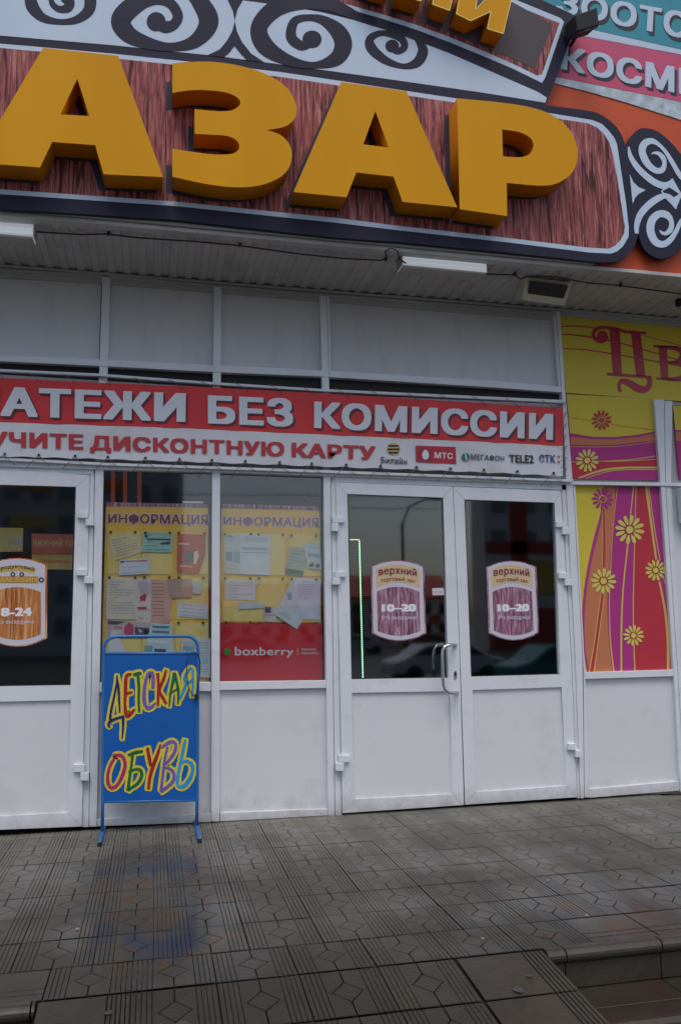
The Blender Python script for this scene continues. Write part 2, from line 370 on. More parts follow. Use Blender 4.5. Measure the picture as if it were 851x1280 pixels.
def wetstone(name, base, seedshift=0, red=0):
    """worn concrete tile, patchily wet"""
    m = bpy.data.materials.new(name); m.use_nodes = True; nt = m.node_tree; n = nt.nodes; L = nt.links; b = n['Principled BSDF']
    g = n.new('ShaderNodeNewGeometry'); oi = n.new('ShaderNodeObjectInfo')
    def noise(s, d=5, rg=.6, off=0):
        t = n.new('ShaderNodeTexNoise'); t.inputs['Scale'].default_value = s; t.inputs['Detail'].default_value = d; t.inputs['Roughness'].default_value = rg
        mp = n.new('ShaderNodeMapping'); mp.inputs['Location'].default_value = (off+seedshift, off*.7, 0); L.new(g.outputs['Position'], mp.inputs[0]); L.new(mp.outputs[0], t.inputs['Vector']); return t.outputs['Fac']
    def rng(s, a, b_, c, d):
        r = n.new('ShaderNodeMapRange'); r.inputs[1].default_value = a; r.inputs[2].default_value = b_; r.inputs[3].default_value = c; r.inputs[4].default_value = d; L.new(s, r.inputs[0]); return r.outputs[0]
    def mix(bt, fac, a, b_):
        x = n.new('ShaderNodeMix'); x.data_type = 'RGBA'; x.blend_type = bt
        for k, s in ((0, fac), (6, a), (7, b_)):
            if isinstance(s, (int, float)): x.inputs[k].default_value = s
            elif isinstance(s, tuple): x.inputs[k].default_value = (*s, 1)
            else: L.new(s, x.inputs[k])
        return x.outputs[2]
    c = mix('MULTIPLY', 1, base, rng(noise(1.3), .3, .7, .72, 1.25))
    c = mix('MULTIPLY', 1, c, rng(noise(24, 6, .7, 3), .3, .7, .8, 1.18))
    c = mix('MULTIPLY', 1, c, rng(oi.outputs['Random'], 0, 1, .84, 1.14))
    c = mix('MIX', rng(noise(70, 2, .5, 9), .66, .72, 0, .5), c, (.16, .15, .13))     # light grains
    c = mix('MIX', rng(noise(9, 3, .5, 5), .70, .76, 0, .6), c, (.02, .02, .018))      # dark blots
    if red: c = mix('MIX', rng(noise(3.2, 5, .7, 2), .46, .62, 0, red), c, (.13, .035, .03))
    wet = rng(noise(1.6, 4, .55, 7), .42, .58, 0, 1)
    s = n.new('ShaderNodeSeparateXYZ'); L.new(g.outputs['Position'], s.inputs[0])
    def m2(op, a, b_=None):
        q = n.new('ShaderNodeMath'); q.operation = op
        for k, v in ((0, a), (1, b_)):
            if v is None: continue
            if isinstance(v, (int, float)): q.inputs[k].default_value = v
            else: L.new(v, q.inputs[k])
        return q.outputs[0]
    # darkens outward: wet stone plus painted-in vignette; strip by the doors stays dry, pale
    soak_vignette = rng(m2('ADD', s.outputs[1], m2('MULTIPLY', noise(2.2, 5, .6, 4), .5)), -2.4, .12, 1, 0)
    c = mix('MULTIPLY', soak_vignette, c, (.30, .295, .285))
    drys = rng(m2('ADD', s.outputs[1], m2('MULTIPLY', noise(5, 5, .6, 6), .12)), -.17, -.06, 0, .55)
    c = mix('MIX', drys, c, (.20, .185, .155))
    # the puddle that stands in front of the street sign
    def blob(cx, cy_, rx, ry):
        a = m2('DIVIDE', m2('SUBTRACT', s.outputs[0], cx), rx); d = m2('DIVIDE', m2('SUBTRACT', s.outputs[1], cy_), ry)
        r2 = m2('ADD', m2('MULTIPLY', a, a), m2('MULTIPLY', d, d)); r2 = m2('ADD', r2, rng(noise(4, 5, .6, 11), .2, .8, -.5, .5)); return rng(r2, .7, 1.15, 1, 0)
    pud = m2('MAXIMUM', blob(.02, -1.55, .42, 1.0), blob(2.2, -2.1, 1.0, .42))
    rough = m2('SUBTRACT', rng(wet, 0, 1, .58, .30), m2('MULTIPLY', pud, .17))
    c = mix('MULTIPLY', m2('MULTIPLY', pud, .55), c, (.5, .52, .56))
    c = mix('MIX', m2('MULTIPLY', pud, rng(noise(6, 3, .6, 15), .5, .62, 0, .55)), c, (.085, .045, .012))  # brown patches: the sign letters' reflection painted into the puddle colour
    L.new(rough, b.inputs['Roughness']); b.inputs['Specular IOR Level'].default_value = .5
    L.new(c, b.inputs['Base Color'])
    bp = n.new('ShaderNodeBump'); bp.inputs['Distance'].default_value = .004
    L.new(m2('SUBTRACT', .55, m2('MULTIPLY', pud, .52)), bp.inputs['Strength']); L.new(noise(60, 6, .7, 1), bp.inputs['Height']); L.new(bp.outputs[0], b.inputs['Normal'])
    return m
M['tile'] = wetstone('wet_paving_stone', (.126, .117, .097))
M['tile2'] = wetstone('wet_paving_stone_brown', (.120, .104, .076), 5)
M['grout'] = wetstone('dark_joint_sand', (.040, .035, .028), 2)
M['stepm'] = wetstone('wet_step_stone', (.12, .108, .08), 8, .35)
M['asphalt'] = mat('wet_asphalt', (.055, .055, .057), .35, .5, .4, 30, .2, .4)

# ------------------------------------------------------------------ ground, landing, ramp and steps
LOW = -0.78
gr = mk('ground', [(-900, -900, LOW-.004), (900, -900, LOW-.004), (900, 900, LOW-.004), (-900, 900, LOW-.004)], [[0, 1, 2, 3]], M['asphalt']); tag(gr, 'wide wet asphalt square in front of the shop', None, kind='structure')

def tile_mesh(name, kind, wx=.3, wy=.3):
    """paving tile with raised pieces: three ribs each side and a field cut by a diamond"""
    g = .0065; H = .003; V, F = [], []
    def piece(poly, h=H, s=.0009):
        n = len(poly); cx = sum(p[0] for p in poly)/n; cy2 = sum(p[1] for p in poly)/n; b = len(V)
        V.extend([(x, y, 0) for x, y in poly])
        for x, y in poly:
            d = math.hypot(x-cx, y-cy2) or 1; k = min(.4, s/d*1.2); V.append((x+(cx-x)*k, y+(cy2-y)*k, h))
        F.append([b+n+i for i in range(n)])
        for i in range(n): F.append([b+i, b+(i+1) % n, b+n+(i+1) % n, b+n+i])
    def rect(x0, x1, y0, y1): piece([(x0, y0), (x1, y0), (x1, y1), (x0, y1)])
    X0, X1, Y0, Y1 = .003, wx-.003, .0055, wy-.0055
    if kind == 'pattern':
        rw = wx*.060
        for k in range(4):
            a = X0+k*rw; rect(a, a+rw-.0027, Y0, Y1)
            a = X1-(k+1)*rw; rect(a+.0027, a+rw, Y0, Y1)
        a, b = X0+4*rw, X1-4*rw; mx, my = wx/2, wy/2; dw, dh = wx*.19, wy*.21; q = .0021
        piece([(a, Y0), (mx-q, Y0), (mx-q, my-dh-q), (mx-dw-q, my), (a, my)]); piece([(a, my), (mx-dw-q, my), (mx-q, my+dh+q), (mx-q, Y1), (a, Y1)])
        piece([(mx+q, Y0), (b, Y0), (b, my), (mx+dw+q, my), (mx+q, my-dh-q)]); piece([(mx+dw+q, my), (b, my), (b, Y1), (mx+q, Y1), (mx+q, my+dh+q)])
        piece([(mx, my-dh+q), (mx+dw-q, my), (mx, my+dh-q), (mx-dw+q, my)])
    elif kind == 'edge_x':      # ribs only along the right side
        rw = .018
        rect(X0, X1-5*rw, Y0, Y1)
        for k in range(5): a = X1-(k+1)*rw; rect(a+.005, a+rw, Y0, Y1)
    elif kind == 'edge_y':      # two grooves along the front edge
        rect(X0, X1, Y0+.10, Y1); rect(X0, X1, Y0+.055, Y0+.094); rect(X0, X1, Y0, Y0+.049)
    else: rect(X0, X1, Y0, Y1)
    me = bpy.data.meshes.new(name); me.from_pydata(V, [], F)
    bm = bmesh.new(); bm.from_mesh(me); bmesh.ops.recalc_face_normals(bm, faces=bm.faces)
    for f in bm.faces:
        if f.normal.z < -.5: f.normal_flip()
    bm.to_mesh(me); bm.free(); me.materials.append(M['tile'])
    return me
X_A = .7016 - .3*9           # first column joint of the main field
EDGE = -2.53
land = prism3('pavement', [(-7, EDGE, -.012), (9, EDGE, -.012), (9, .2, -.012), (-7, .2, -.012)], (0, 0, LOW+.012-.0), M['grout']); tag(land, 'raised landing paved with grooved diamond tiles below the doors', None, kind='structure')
T_pat = tile_mesh('paving_tile', 'pattern'); T_plain_y = tile_mesh('paving_tile_edge', 'edge_y', .3, .277); T_last = tile_mesh('paving_tile_last', 'pattern', .3, .277)
T_cut = tile_mesh('paving_tile_cut', 'pattern', .3, .153); T_ex = tile_mesh('paving_tile_ramp_edge', 'edge_x', .36, .3)
def puttile(me, x, y, z, parent, m=None, rx=0):
    o = bpy.data.objects.new('paving_tile', me); COL.objects.link(o); o.parent = parent
    o.location = (x+random.uniform(-.0012, .0012), y+random.uniform(-.001, .001), z+random.uniform(-.0008, .0008)-.005)
    o.rotation_euler = (rx+random.uniform(-.003, .003), random.uniform(-.003, .003), random.uniform(-.004, .004))
    if m: o.material_slots[0].link = 'OBJECT'; o.material_slots[0].material = m
    return o
cols = 19
for j in range(8):           # rows, from the doors outward
    y0 = -.153 - .3*j
    for i in range(cols):
        x = X_A + .3*i
        if j == 0: puttile(T_cut, x, -.153, 0, land)
        if j < 7: puttile(T_pat, x, y0-.3, 0, land)
for i in range(cols):
    x = -.05 - .3*6 + .3*i
    if x < -.4 or x > 1.45: puttile(T_plain_y, x, EDGE, 0, land)
    else: puttile(T_last, x, EDGE, 0, land, M['tile'])
# ramp between the two flights
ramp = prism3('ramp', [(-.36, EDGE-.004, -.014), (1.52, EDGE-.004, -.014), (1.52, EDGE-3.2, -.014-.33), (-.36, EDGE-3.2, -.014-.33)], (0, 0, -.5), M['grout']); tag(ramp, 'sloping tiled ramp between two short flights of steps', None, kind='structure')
sl_ = math.atan(.103)
for j in range(10):
    y = EDGE-.006-.3*(j+1); z = -.103*(.3*(j+1))
    for i in range(4): puttile(T_pat if i else T_pat, -.05+.3*i, y, z, ramp, M['tile2'], sl_)
    o = puttile(T_ex, 1.157, y, z, ramp, M['tile2'], sl_)
    o = puttile(T_ex, -.36, y, z, ramp, M['tile2'], sl_); o.scale.x = .86
def flight(x0, x1, first, seg=.42):
    st = empty('steps', (x0, EDGE, 0)); tag(st, None, None, kind='structure')
    for k in range(5):
        z = -.15*k; y = EDGE - .045 - .29*k
        x = x0; first_p = True
        while x < x1-.01:
            L_ = seg if not first_p else .08; first_p = False
            xe = min(x+L_, x1)
            # rounded nosing block
            P = []
            for a in range(9):
                t = math.pi/2 + math.pi*a/8; P.append((y+.02+.027*math.cos(t), z-.026+.026*math.sin(t)))
            P += [(y+.13, z-.052), (y+.13, z)]
            if k == 0: P[-1] = (y+.048, z); P[-2] = (y+.048, z-.052)
            n = len(P); V = [(x+.003, p[0], p[1]) for p in P]+[(xe-.003, p[0], p[1]) for p in P]
            F = [list(range(n)), list(range(2*n-1, n-1, -1))]+[[i, (i+1) % n, (i+1) % n+n, i+n] for i in range(n)]
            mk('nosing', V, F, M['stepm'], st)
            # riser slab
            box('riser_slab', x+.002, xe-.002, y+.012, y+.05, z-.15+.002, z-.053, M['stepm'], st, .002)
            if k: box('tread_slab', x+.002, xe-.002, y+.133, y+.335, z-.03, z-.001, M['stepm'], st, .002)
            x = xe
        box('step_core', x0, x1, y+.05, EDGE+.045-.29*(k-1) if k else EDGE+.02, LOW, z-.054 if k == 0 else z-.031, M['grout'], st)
    return st
s1 = flight(1.525, 6.5, 0); s1['label'] = 'stone steps with rounded nosing right of the ramp'
s2 = flight(-5.5, -.365, 0); s2['label'] = 'stone steps with rounded nosing left of the ramp'

rl_ = random.Random(12)
for k, (px, py, lab) in enumerate([(97, 1162, 'pale crumb of litter on the left paving'), (603, 1174, 'pale crumb near the right steps'), (684, 1101, 'tiny white speck in the middle of the right paving'), (733, 1145, 'small pale crumb above the right steps'), (606, 1214, 'squashed pale cigarette end on the ramp slab')]):
    c = atz(px, py, -.02 if k == 4 else 0); r_ = .012 if k == 4 else .0055
    P = [(c.x+r_*(1+.5*rl_.random())*math.cos(a), c.y+r_*(1+.5*rl_.random())*math.sin(a)*.7, c.z+.001) for a in [i*math.pi/3.5 for i in range(7)]]
    tag(prism3('litter', P, (0, 0, .004), mat('litter_paper', (.34, .33, .30), .7), None), lab, 'litter')
for k, (x, y, r_) in enumerate([(.12, -2.78, .03), (1.02, -2.98, .022), (1.30, -2.80, .02), (.62, -2.93, .012), (1.38, -2.72, .012), (-.12, -2.66, .016)]):
    z = -.103*(-2.53-y)+.0016; P = [(x+r_*(.7+.6*rl_.random())*math.cos(a), y+r_*(.7+.6*rl_.random())*math.sin(a), z) for a in [i*math.pi/5 for i in range(10)]]
    tag(prism3('tar_spot', P, (0, 0, .0012), M['asphalt'], None), ['large dark gum spot at the left of the ramp', 'dark gum spot near the ramp middle right', 'dark gum spot beside the right steps', 'tiny dark gum spot in the middle of the ramp', 'tiny dark gum spot on the edge slab', 'small dark gum spot at the left ramp edge'][k], 'gum spot')

# ------------------------------------------------------------------ shopfront
front = empty('shopfront', (1.3, 0, 0)); tag(front, 'white framed glass shopfront with doors under the canopy', 'shopfront')
P_ = front
WALLY = .02
# vertical members: (top px quad strip from upper to ground)
def strip(name, pl, Y, th, m=None, parent=P_):
    """pl: list of (xl, xr, y) from top to bottom"""
    L_ = [(a, y) for a, b, y in pl]; Rr = [(b, y) for a, b, y in pl][::-1]
    return Q(name, L_+Rr, Y, th, m or M['pvc'], parent, .002)
strip('mullion', [(128.4, 138.6, 340), (124.5, 135.2, 457), (119, 129.5, 592), (111.8, 121.3, 1033.5)], -.045, .06)
strip('door_frame_post', [(112.8, 118.4, 592), (103, 111.2, 1034)], -.035, .05)
strip('mullion', [(267.7, 277.2, 358), (266.3, 276.5, 462), (265.2, 275.2, 592), (264.2, 274.4, 1027)], -.045, .06)
strip('mullion', [(399.8, 408.6, 369), (402.3, 411.2, 470), (404.2, 413, 596), (410, 418.3, 1019.8)], -.045, .06)
strip('frame_strip', [(409, 411.8, 369.5), (411.6, 413.6, 470)], -.055, .06)
strip('door_frame_post', [(413.6, 419.4, 598), (418.9, 427.4, 1019)], -.035, .05)
strip('door_frame_post', [(701.2, 706.8, 604), (714, 718.6, 820), (721, 724.8, 998)], -.035, .05)
strip('mullion', [(695.2, 699.4, 389), (701.8, 706.4, 490), (707.4, 715.6, 604), (719, 727.5, 820), (725.3, 729.6, 998)], -.05, .065)
strip('frame_strip', [(691, 694.6, 389), (698.2, 701.2, 490)], -.04, .05)
strip('window_frame_post', [(716.2, 718.6, 606), (729.3, 731, 840), (730.2, 736, 997)], -.04, .05)
strip('mullion', [(816.8, 829.5, 499), (825.5, 831, 606), (841.8, 846.6, 845), (849.8, 855, 990)], -.045, .06)
strip('window_frame_post', [(830.2, 840, 501), (831.6, 838.2, 607), (847.2, 852, 845), (855.5, 861, 990)], -.04, .05)
# horizontals
def rail(name, top, bot, Y, th, m=None):
    return Q(name, top+bot[::-1], Y, th, m or M['pvc'], P_, .002)
rail('head_beam', [(-90, 327), (127, 340), (400, 364.6), (620, 380), (697, 388.6)], [(-90, 341), (128, 353.5), (400, 375.6), (620, 393.6), (697, 400)], -.03, .05, M['trim'])
rail('head_beam', [(697.5, 388.6), (900, 404)], [(697.5, 394), (900, 412.5)], -.035, .05, M['trim'])
rail('cable_moulding', [(-90, 330), (127, 343), (400, 367), (620, 383.5), (697, 391)], [(-90, 333), (127, 346.5), (400, 370), (620, 386.5), (697, 394)], -.045, .02, M['trim'])
rail('panel_ledge', [(-90, 440), (127, 449), (267, 456), (402, 462.5), (620, 476), (701, 483.5)], [(-90, 447), (127, 457.5), (267, 465), (402, 470.7), (620, 484.5), (702, 490.5)], -.05, .07)
rail('banner_rail', [(-90, 457), (127, 467), (267, 477.5), (402, 486), (620, 496), (706, 500)], [(-90, 460), (127, 470.2), (267, 480.7), (402, 489.2), (620, 499.6), (706, 503.8)], -.075, .03)
rail('transom', [(-90, 571), (0, 575), (130, 580.5), (265, 585.5), (404, 590.5), (560, 596.5), (716, 601.8), (826, 603.2), (900, 603.5)], [(-90, 580), (0, 583), (130, 587), (265, 590), (404, 594.8), (560, 600.6), (716, 605.8), (826, 607.4), (900, 608)], -.055, .07)
rail('banner_rail', [(-90, 567), (130, 578.2), (404, 587.5), (716, 599.6)], [(-90, 571), (130, 581.6), (404, 591), (716, 602.4)], -.085, .025)
rail('door_head', [(-90, 580.2), (118, 587)], [(-90, 587.5), (118, 593)], -.035, .05)
rail('door_head', [(413.5, 595.3), (560, 600.8), (707, 605.6)], [(413.5, 602.5), (560, 607.6), (707, 612.6)], -.035, .05)
# upper grey panels
for k, q in enumerate([[(-90, 338), (127, 351), (124, 452), (-90, 443)], [(139, 354), (267.5, 363), (266.2, 459), (135, 451)], [(277, 363.5), (400, 374), (402, 466), (276.4, 459.5)], [(411.5, 375), (692, 398.5), (699, 486), (413, 466)]]):
    Q('upper_panel', q, -.004, .02, M['upanel'], P_, 0)
Q('shadow_gap', [(-90, 446), (267, 464), (402, 470), (702, 490), (702, 505), (402, 492), (267, 484), (-90, 462)], .0, .02, M['dark'], P_, 0)
Q('backing_panel', [(696, 390), (910, 404), (925, 990), (728, 995)], .004, .02, M['trim'], P_, 0)
Q('backing_panel', [(-90, 461), (267, 482), (402, 490), (702, 504), (712, 603), (404, 591), (130, 581), (-90, 572)], .004, .02, M['upanel'], P_, 0)

def window(name, glass, bot_rail, low_panel, foot, Yg=-.004, pane=True, m=None):
    """fixed light: glass quad, rail under it, lower panel, bottom rail"""
    e = Q(name, bot_rail, -.04, .06, M['pvc'], P_, .002)
    if pane: Q('pane', glass, Yg, .006, m or M['glass'], e, 0)
    Q('lower_panel', low_panel, -.012, .02, M['panel'], e, 0)
    Q('bottom_rail', foot, -.036, .05, M['pvc'], e, .002)
    return e
window('window', [(129, 586), (266, 589), (265, 855), (122.5, 855)], [(123.5, 853.5), (264, 852.8), (264, 864), (123.3, 865.5)], [(122.5, 864), (264.8, 863), (264.8, 1018), (120.5, 1025)], [(121.2, 1024), (264.3, 1017.2), (264.3, 1027.6), (121.2, 1033)])
window('window', [(274, 588.5), (405.5, 593.5), (408, 852), (273, 854)], [(274.6, 852.3), (407.6, 850.6), (408.1, 860), (274.7, 862.8)], [(274, 862), (408.6, 859), (410.5, 1012), (274, 1017.5)], [(275, 1016), (409.8, 1011), (410.2, 1019.4), (275, 1027)])
wR = window('window', [(715, 605), (828, 607), (843, 839), (728, 842)], [(729.8, 840.3), (842, 837), (843, 845.3), (730.4, 849)], [(729, 848), (843.5, 844), (851.5, 978), (734, 988)], [(735.8, 986.4), (851, 976), (852, 988.2), (736, 997.4)], pane=False)
# area past the right mullion
for q in ([(838, 607), (900, 609), (915, 985), (860, 990)],): Q('side_panel', q, -.01, .02, M['panel'], P_, 0)
Q('side_panel', [(-420, 330), (-88, 333), (-72, 1041), (-420, 1065)], -.02, .04, M['panel'], P_, 0)
b_ = Q('side_panel', [(900, 400), (1500, 440), (1500, 940), (905, 985)], -.02, .04, M['panel'], P_, 0)

def hinge(parent, A, B):
    h = Q('hinge', [(A[0], A[2]), (A[1], A[2]), (A[1], A[3]), (A[0], A[3])], -.075, .035, M['pvc'], parent, .003)
    Q('hinge_barrel', [(B[0], B[2]), (B[1], B[2]), (B[1], B[3]), (B[0], B[3])], -.08, .05, M['pvc'], parent, .003)
def door(leaf, glass, panel, label, hinges):
    d = shape('door', [leaf, glass, panel], -.05, .05, M['pvc'], P_)
    bevel(d, .0015)
    d['label'] = label
    gx = [(glass[0][0]-1.5, glass[0][1]-1.5), (glass[1][0]+1.5, glass[1][1]-1.5), (glass[2][0]+1.5, glass[2][1]+1.5), (glass[3][0]-1.5, glass[3][1]+1.5)]
    Q('pane', gx, -.026, .006, M['dglass'], d, 0)
    shape('gasket', [glass, [(glass[0][0]+1.2, glass[0][1]+1.2), (glass[1][0]-1.2, glass[1][1]+1.2), (glass[2][0]-1.2, glass[2][1]-1.2), (glass[3][0]+1.2, glass[3][1]-1.2)]], -.0305, .004, M['gasket'], d)
    gp = [(panel[0][0]-1.5, panel[0][1]-1.5), (panel[1][0]+1.5, panel[1][1]-1.5), (panel[2][0]+1.5, panel[2][1]+1.5), (panel[3][0]-1.5, panel[3][1]+1.5)]
    Q('lower_panel', gp, -.034, .02, M['panel'], d, 0)
    # mitred corner seams
    for (a, b) in ((leaf[4], panel[3]), (leaf[3], panel[2]), (leaf[0], glass[0]), (leaf[1], glass[1])):
        ribbon('corner_seam', [(a[0], a[1], .22), (b[0], b[1], .22)], -.0507, .001, M['trim'], d, smooth=False)
    for A, B in hinges: hinge(d, A, B)
    return d
d1 = door([(-80, 583.5), (112.3, 593.6), (107.5, 820), (102.7, 1033), (-72, 1040)], [(-62, 604), (95.4, 608.4), (88.6, 856.6), (-58, 859)], [(-57, 878.5), (88.8, 875), (85, 1016), (-54, 1023)], 'white door with the orange wood-print sticker',
          [((97, 110.5, 640.5, 647.6), (107.2, 117.4, 648.2, 657)), ((96, 109, 711.5, 719.6), (105.6, 116.4, 720, 729.4)), ((92, 106.5, 955.5, 965.4), (101, 111.6, 965.8, 976.2))])
d2 = door([(419.8, 603), (565.4, 608.2), (573.5, 800), (579.6, 1006.2), (428, 1016.4), (424.6, 830)], [(434, 617.3), (553.8, 622), (560.6, 847.3), (439.2, 849.2)], [(439.8, 866), (562, 864), (565.4, 992.7), (442.6, 999)], 'left leaf of the double door, with handle and lock',
          [((415.4, 431, 646, 653.4), (414.8, 423.6, 653.8, 664)), ((418.7, 432, 714.5, 721.4), (415.6, 425.4, 721.6, 731)), ((423.6, 437.2, 944, 953.2), (419.7, 430.2, 953.6, 964))])
d3 = door([(566.3, 608.3), (700.6, 613.4), (713.2, 820), (720.6, 996.4), (581, 1005.8), (574.3, 800)], [(580, 624.3), (692.8, 628.2), (700, 843), (588.4, 846)], [(590.4, 862.6), (701.4, 858.8), (707.8, 982.3), (593.3, 990.4)], 'right leaf of the double door without a handle',
          [((694.8, 706, 652, 659), (702.6, 711.4, 659.2, 668)), ((698, 710, 715.7, 723.3), (706, 715, 723.5, 732)), ((709.8, 719.4, 929.4, 937.6), (719.2, 726, 938, 946.8))])
strip('threshold', [(-80, 735, 0)], 0, 0) if 0 else None
# pull handle (outer and inner) and lock
def pull(dx, Yf, Yb, m=M['steel']):
    pts = [at(569.5+dx, 806.2, Yb), at(562+dx, 806, Yf), at(556+dx, 808, Yf), at(553+dx, 812.5, Yf), at(552.4+dx, 820, Yf), at(552.8+dx, 840, Yf), at(554+dx, 856, Yf), at(556+dx, 862, Yf), at(560.5+dx, 865.6, Yf), at(566+dx, 866.4, Yf), at(571.3+dx, 866, Yb)]
    return tube('handle', pts, .0125, m, d2, 10)
pull(0, -.115, -.05)
tube('inner_handle', [at(553, 806.5, .0), at(549, 806.5, .05), at(545, 808, .055), at(542, 812, .055), at(541, 820, .055), at(541.5, 845, .055)], .012, M['steel'], d2, 8)
lk = shape('lock_plate', [disc(568.9, 843.8, 2.1, 16, 5.6)], -.054, .004, M['steel'], d2)
shape('keyhole', [disc(568.9, 842.6, 1.1, 12, 2.6)], -.0565, .003, M['dark'], d2)

# ------------------------------------------------------------------ the building body and canopy
body = empty('shopping_centre', (1.3, 6, 0)); tag(body, 'shopping centre wall and dim hall behind the white shopfront', 'building')
XL, XR = -7, 9
def zc(z): return z
box('floor', XL, XR, .2, 9, -.2, 0.0, M['inner'], body); box('back_wall', XL, XR, 5.6, 5.8, 0.001, 3.6, M['inner'], body)
box('ceiling', XL, XR, .12, 9, 2.62, 2.7, M['inner'], body)
box('upper_wall', XL, XR, .03, .12, 2.42, 9, M['inner'], body)
box('side_wall', XL, XL+.1, .12, 5.6, 0.001, 2.62, M['inner'], body); box('side_wall', XR-.1, XR, .12, 5.6, .001, 2.62, M['inner'], body)
box('outer_wall', XL, -2.6, .0, .11, .0, 2.41, M['upanel'], body); box('outer_wall', 6.4, XR, .0, .11, .0, 2.41, M['upanel'], body)
box('roof_mass', XL, XR, .13, 12, 2.75, 8.99, M['inner'], body)
can = empty('canopy', (1.3, -.4, 3.73)); tag(can, 'canopy with ribbed white underside above the shopfront', 'canopy')
SZ = 3.735; YF = -.775
def corr():
    V, F = [], []; x = XL; p = .104; prof = []
    while x < XR: prof += [(x, 0), (x+.040, 0), (x+.050, .011), (x+.094, .011)]; x += p
    n = len(prof)
    for y in (YF+.05, .02):
        V += [(a, y, SZ+b) for a, b in prof]
    F = [[i, i+1, n+i+1, n+i] for i in range(n-1)]
    return mk('corrugated_sheet', V, F, M['soffit'], can)
corr()
box('soffit_backing', XL, XR, YF+.05, .03, SZ+.05, SZ+.09, M['dark'], can)
box('soffit_trim', XL, XR, YF-.012, YF+.055, SZ-.016, SZ+.012, M['soffit'], can, .003)
box('drip_strip', XL, 2.95, YF-.03, YF-.001, SZ+.014, SZ+.075, M['trim'], can, .003)
box('wall_angle', XL, XR, -.05, .02, SZ-.022, SZ-.004, M['trim'], can, .002)
box('fascia', XL, XR, YF, YF+.04, SZ+.013, 8.5, M['orange_f'], can)
box('parapet_cap', XL, XR, YF-.04, .03, 8.501, 8.6, M['trim'], can)

# ------------------------------------------------------------------ posters on the fascia, upper right
SF = 3.868
def z6(P): return [(631+x/SF, y/SF) for x, y in P]
tz = Q('fascia_poster', z6([(-200, -420), (1300, -180), (1300, 340), (851, 238), (370, 131), (-200, 0)]), YF-.006, .006, M['teal'], None, 0); tag(tz, 'teal advertising strip with white letters at the top right', 'poster')
text('lettering_shadow', 'ЗООТОВАРЫ', [(700.5, -9), (986, 42), (988, 81), (697.5, 20)], YF-.0075, M['shadowp'], tz, .035)
text('lettering', 'ЗООТОВАРЫ', [(697.5, -12), (985, 38), (986, 75), (694, 15)], YF-.010, M['whitep'], tz, .035)
ws = Q('fascia_poster', z6([(-200, 1), (370, 133), (851, 240), (1300, 342), (1300, 365), (851, 264), (355, 170), (200, 145), (-200, 60)]), YF-.006, .006, M['whitep'], None, 0); tag(ws, 'white strip between the teal and pink advertising bands', 'poster')
pk = Q('fascia_poster', z6([(-200, 62), (200, 147), (355, 172), (851, 267), (1300, 367), (1300, 600), (851, 491), (250, 371), (-200, 280)]), YF-.006, .006, M['pink'], None, 0); tag(pk, 'pink advertising strip with white letters above the orange fascia', 'poster')
text('lettering_shadow', 'КОСМЕТИКА', [(704.5, 61), (999, 117), (1001, 153), (702.5, 90)], YF-.0075, M['shadowp'], pk, .04)
text('lettering', 'КОСМЕТИКА', [(702, 57), (995, 112), (997, 148), (700, 86)], YF-.010, M['whitep'], pk, .04)
w2 = Q('fascia_poster', z6([(-200, 282), (250, 373), (851, 493), (1300, 602), (1300, 700), (851, 580), (600, 500), (430, 450), (240, 402), (-200, 310)]), YF-.006, .006, mat('peeling_white_film', (.42, .50, .55), .5, var=.3, vscale=14, dirt=((.16, .2, .22), .7), dscale=18), None, 0); tag(w2, 'peeling pale strip under the pink advertising band', 'poster')

# ------------------------------------------------------------------ the big bazaar sign
SB = -.835     # front plane of the sign board
sign = empty('shop_sign', (at(300, 200, SB))); tag(sign, 'large wood-print market sign with thick yellow letters over the canopy', 'sign')
def zA(P): return [(x/1.979, y/1.979) for x, y in P]
def zB(P): return [(421+x/1.979, y/1.979) for x, y in P]
def zD(P): return [(731+x/6.09, 130+y/6.09) for x, y in P]
# outline of the main board (dark)
bot = [(-120, 237), (0, 260.5), (220, 274.8), (421, 297), (500, 302.5), (631, 315.3), (700, 322.5), (734.4, 326.4), (752, 328), (770.6, 327), (780, 322), (787, 314.5), (793, 306), (796.4, 296)]
right = [(797.4, 292.6)] + cr_spline([(799.5, 299), (803, 309), (813, 318.8), (827.9, 323.5), (842.7, 317.4), (852, 310), (872, 290), (905, 262), (900, 225), (880, 205)], 4) + cr_spline([(860, 203), (851, 193.2), (837.7, 177.6), (823, 165.3), (809.8, 160.6), (798.3, 161.2), (787.7, 171), (783.8, 181.7)], 4)
top = cr_spline([(781.5, 182), (775, 166), (765, 153.5), (750, 143), (734.4, 138.3), (700, 133.5), (681, 131)], 4)
arm = [(684, 125), (700, 84), (719.5, 28), (720, 23), (714, 17), (690, 6), (640, -18), (560, -48), (300, -90), (-120, -140)]
body_s = Q('board', bot + right + top + arm, SB, .03, M['signd'], sign, 0)
shape('board_edge', [bot[1:] + right + top + arm[:4]+[(0, 0)], [(p[0]-.001, p[1]-.001) for p in [(10, 200), (20, 200), (20, 210)]]], SB+.031, .004, M['signedge'], sign) if 0 else None
K = SB-.0015
# body white area with scrolls
topline = [(-120, 36), (0, 45.5), (140, 57.5), (265, 70.5), (350, 81.5), (421, 91), (520, 105), (600, 116.5), (681, 129.5)]
arc_low = [(681, 128.5), (683, 122), (672, 115), (640, 101), (600, 83.5), (560, 66), (520, 51), (480, 37), (440, 24.5), (400, 15), (360, 8), (300, 0), (200, -10), (-120, -30)]
Q('white_field', [(x, y-1.2) for x, y in topline] + arc_low, K, .0013, M['signw'], sign, 0)
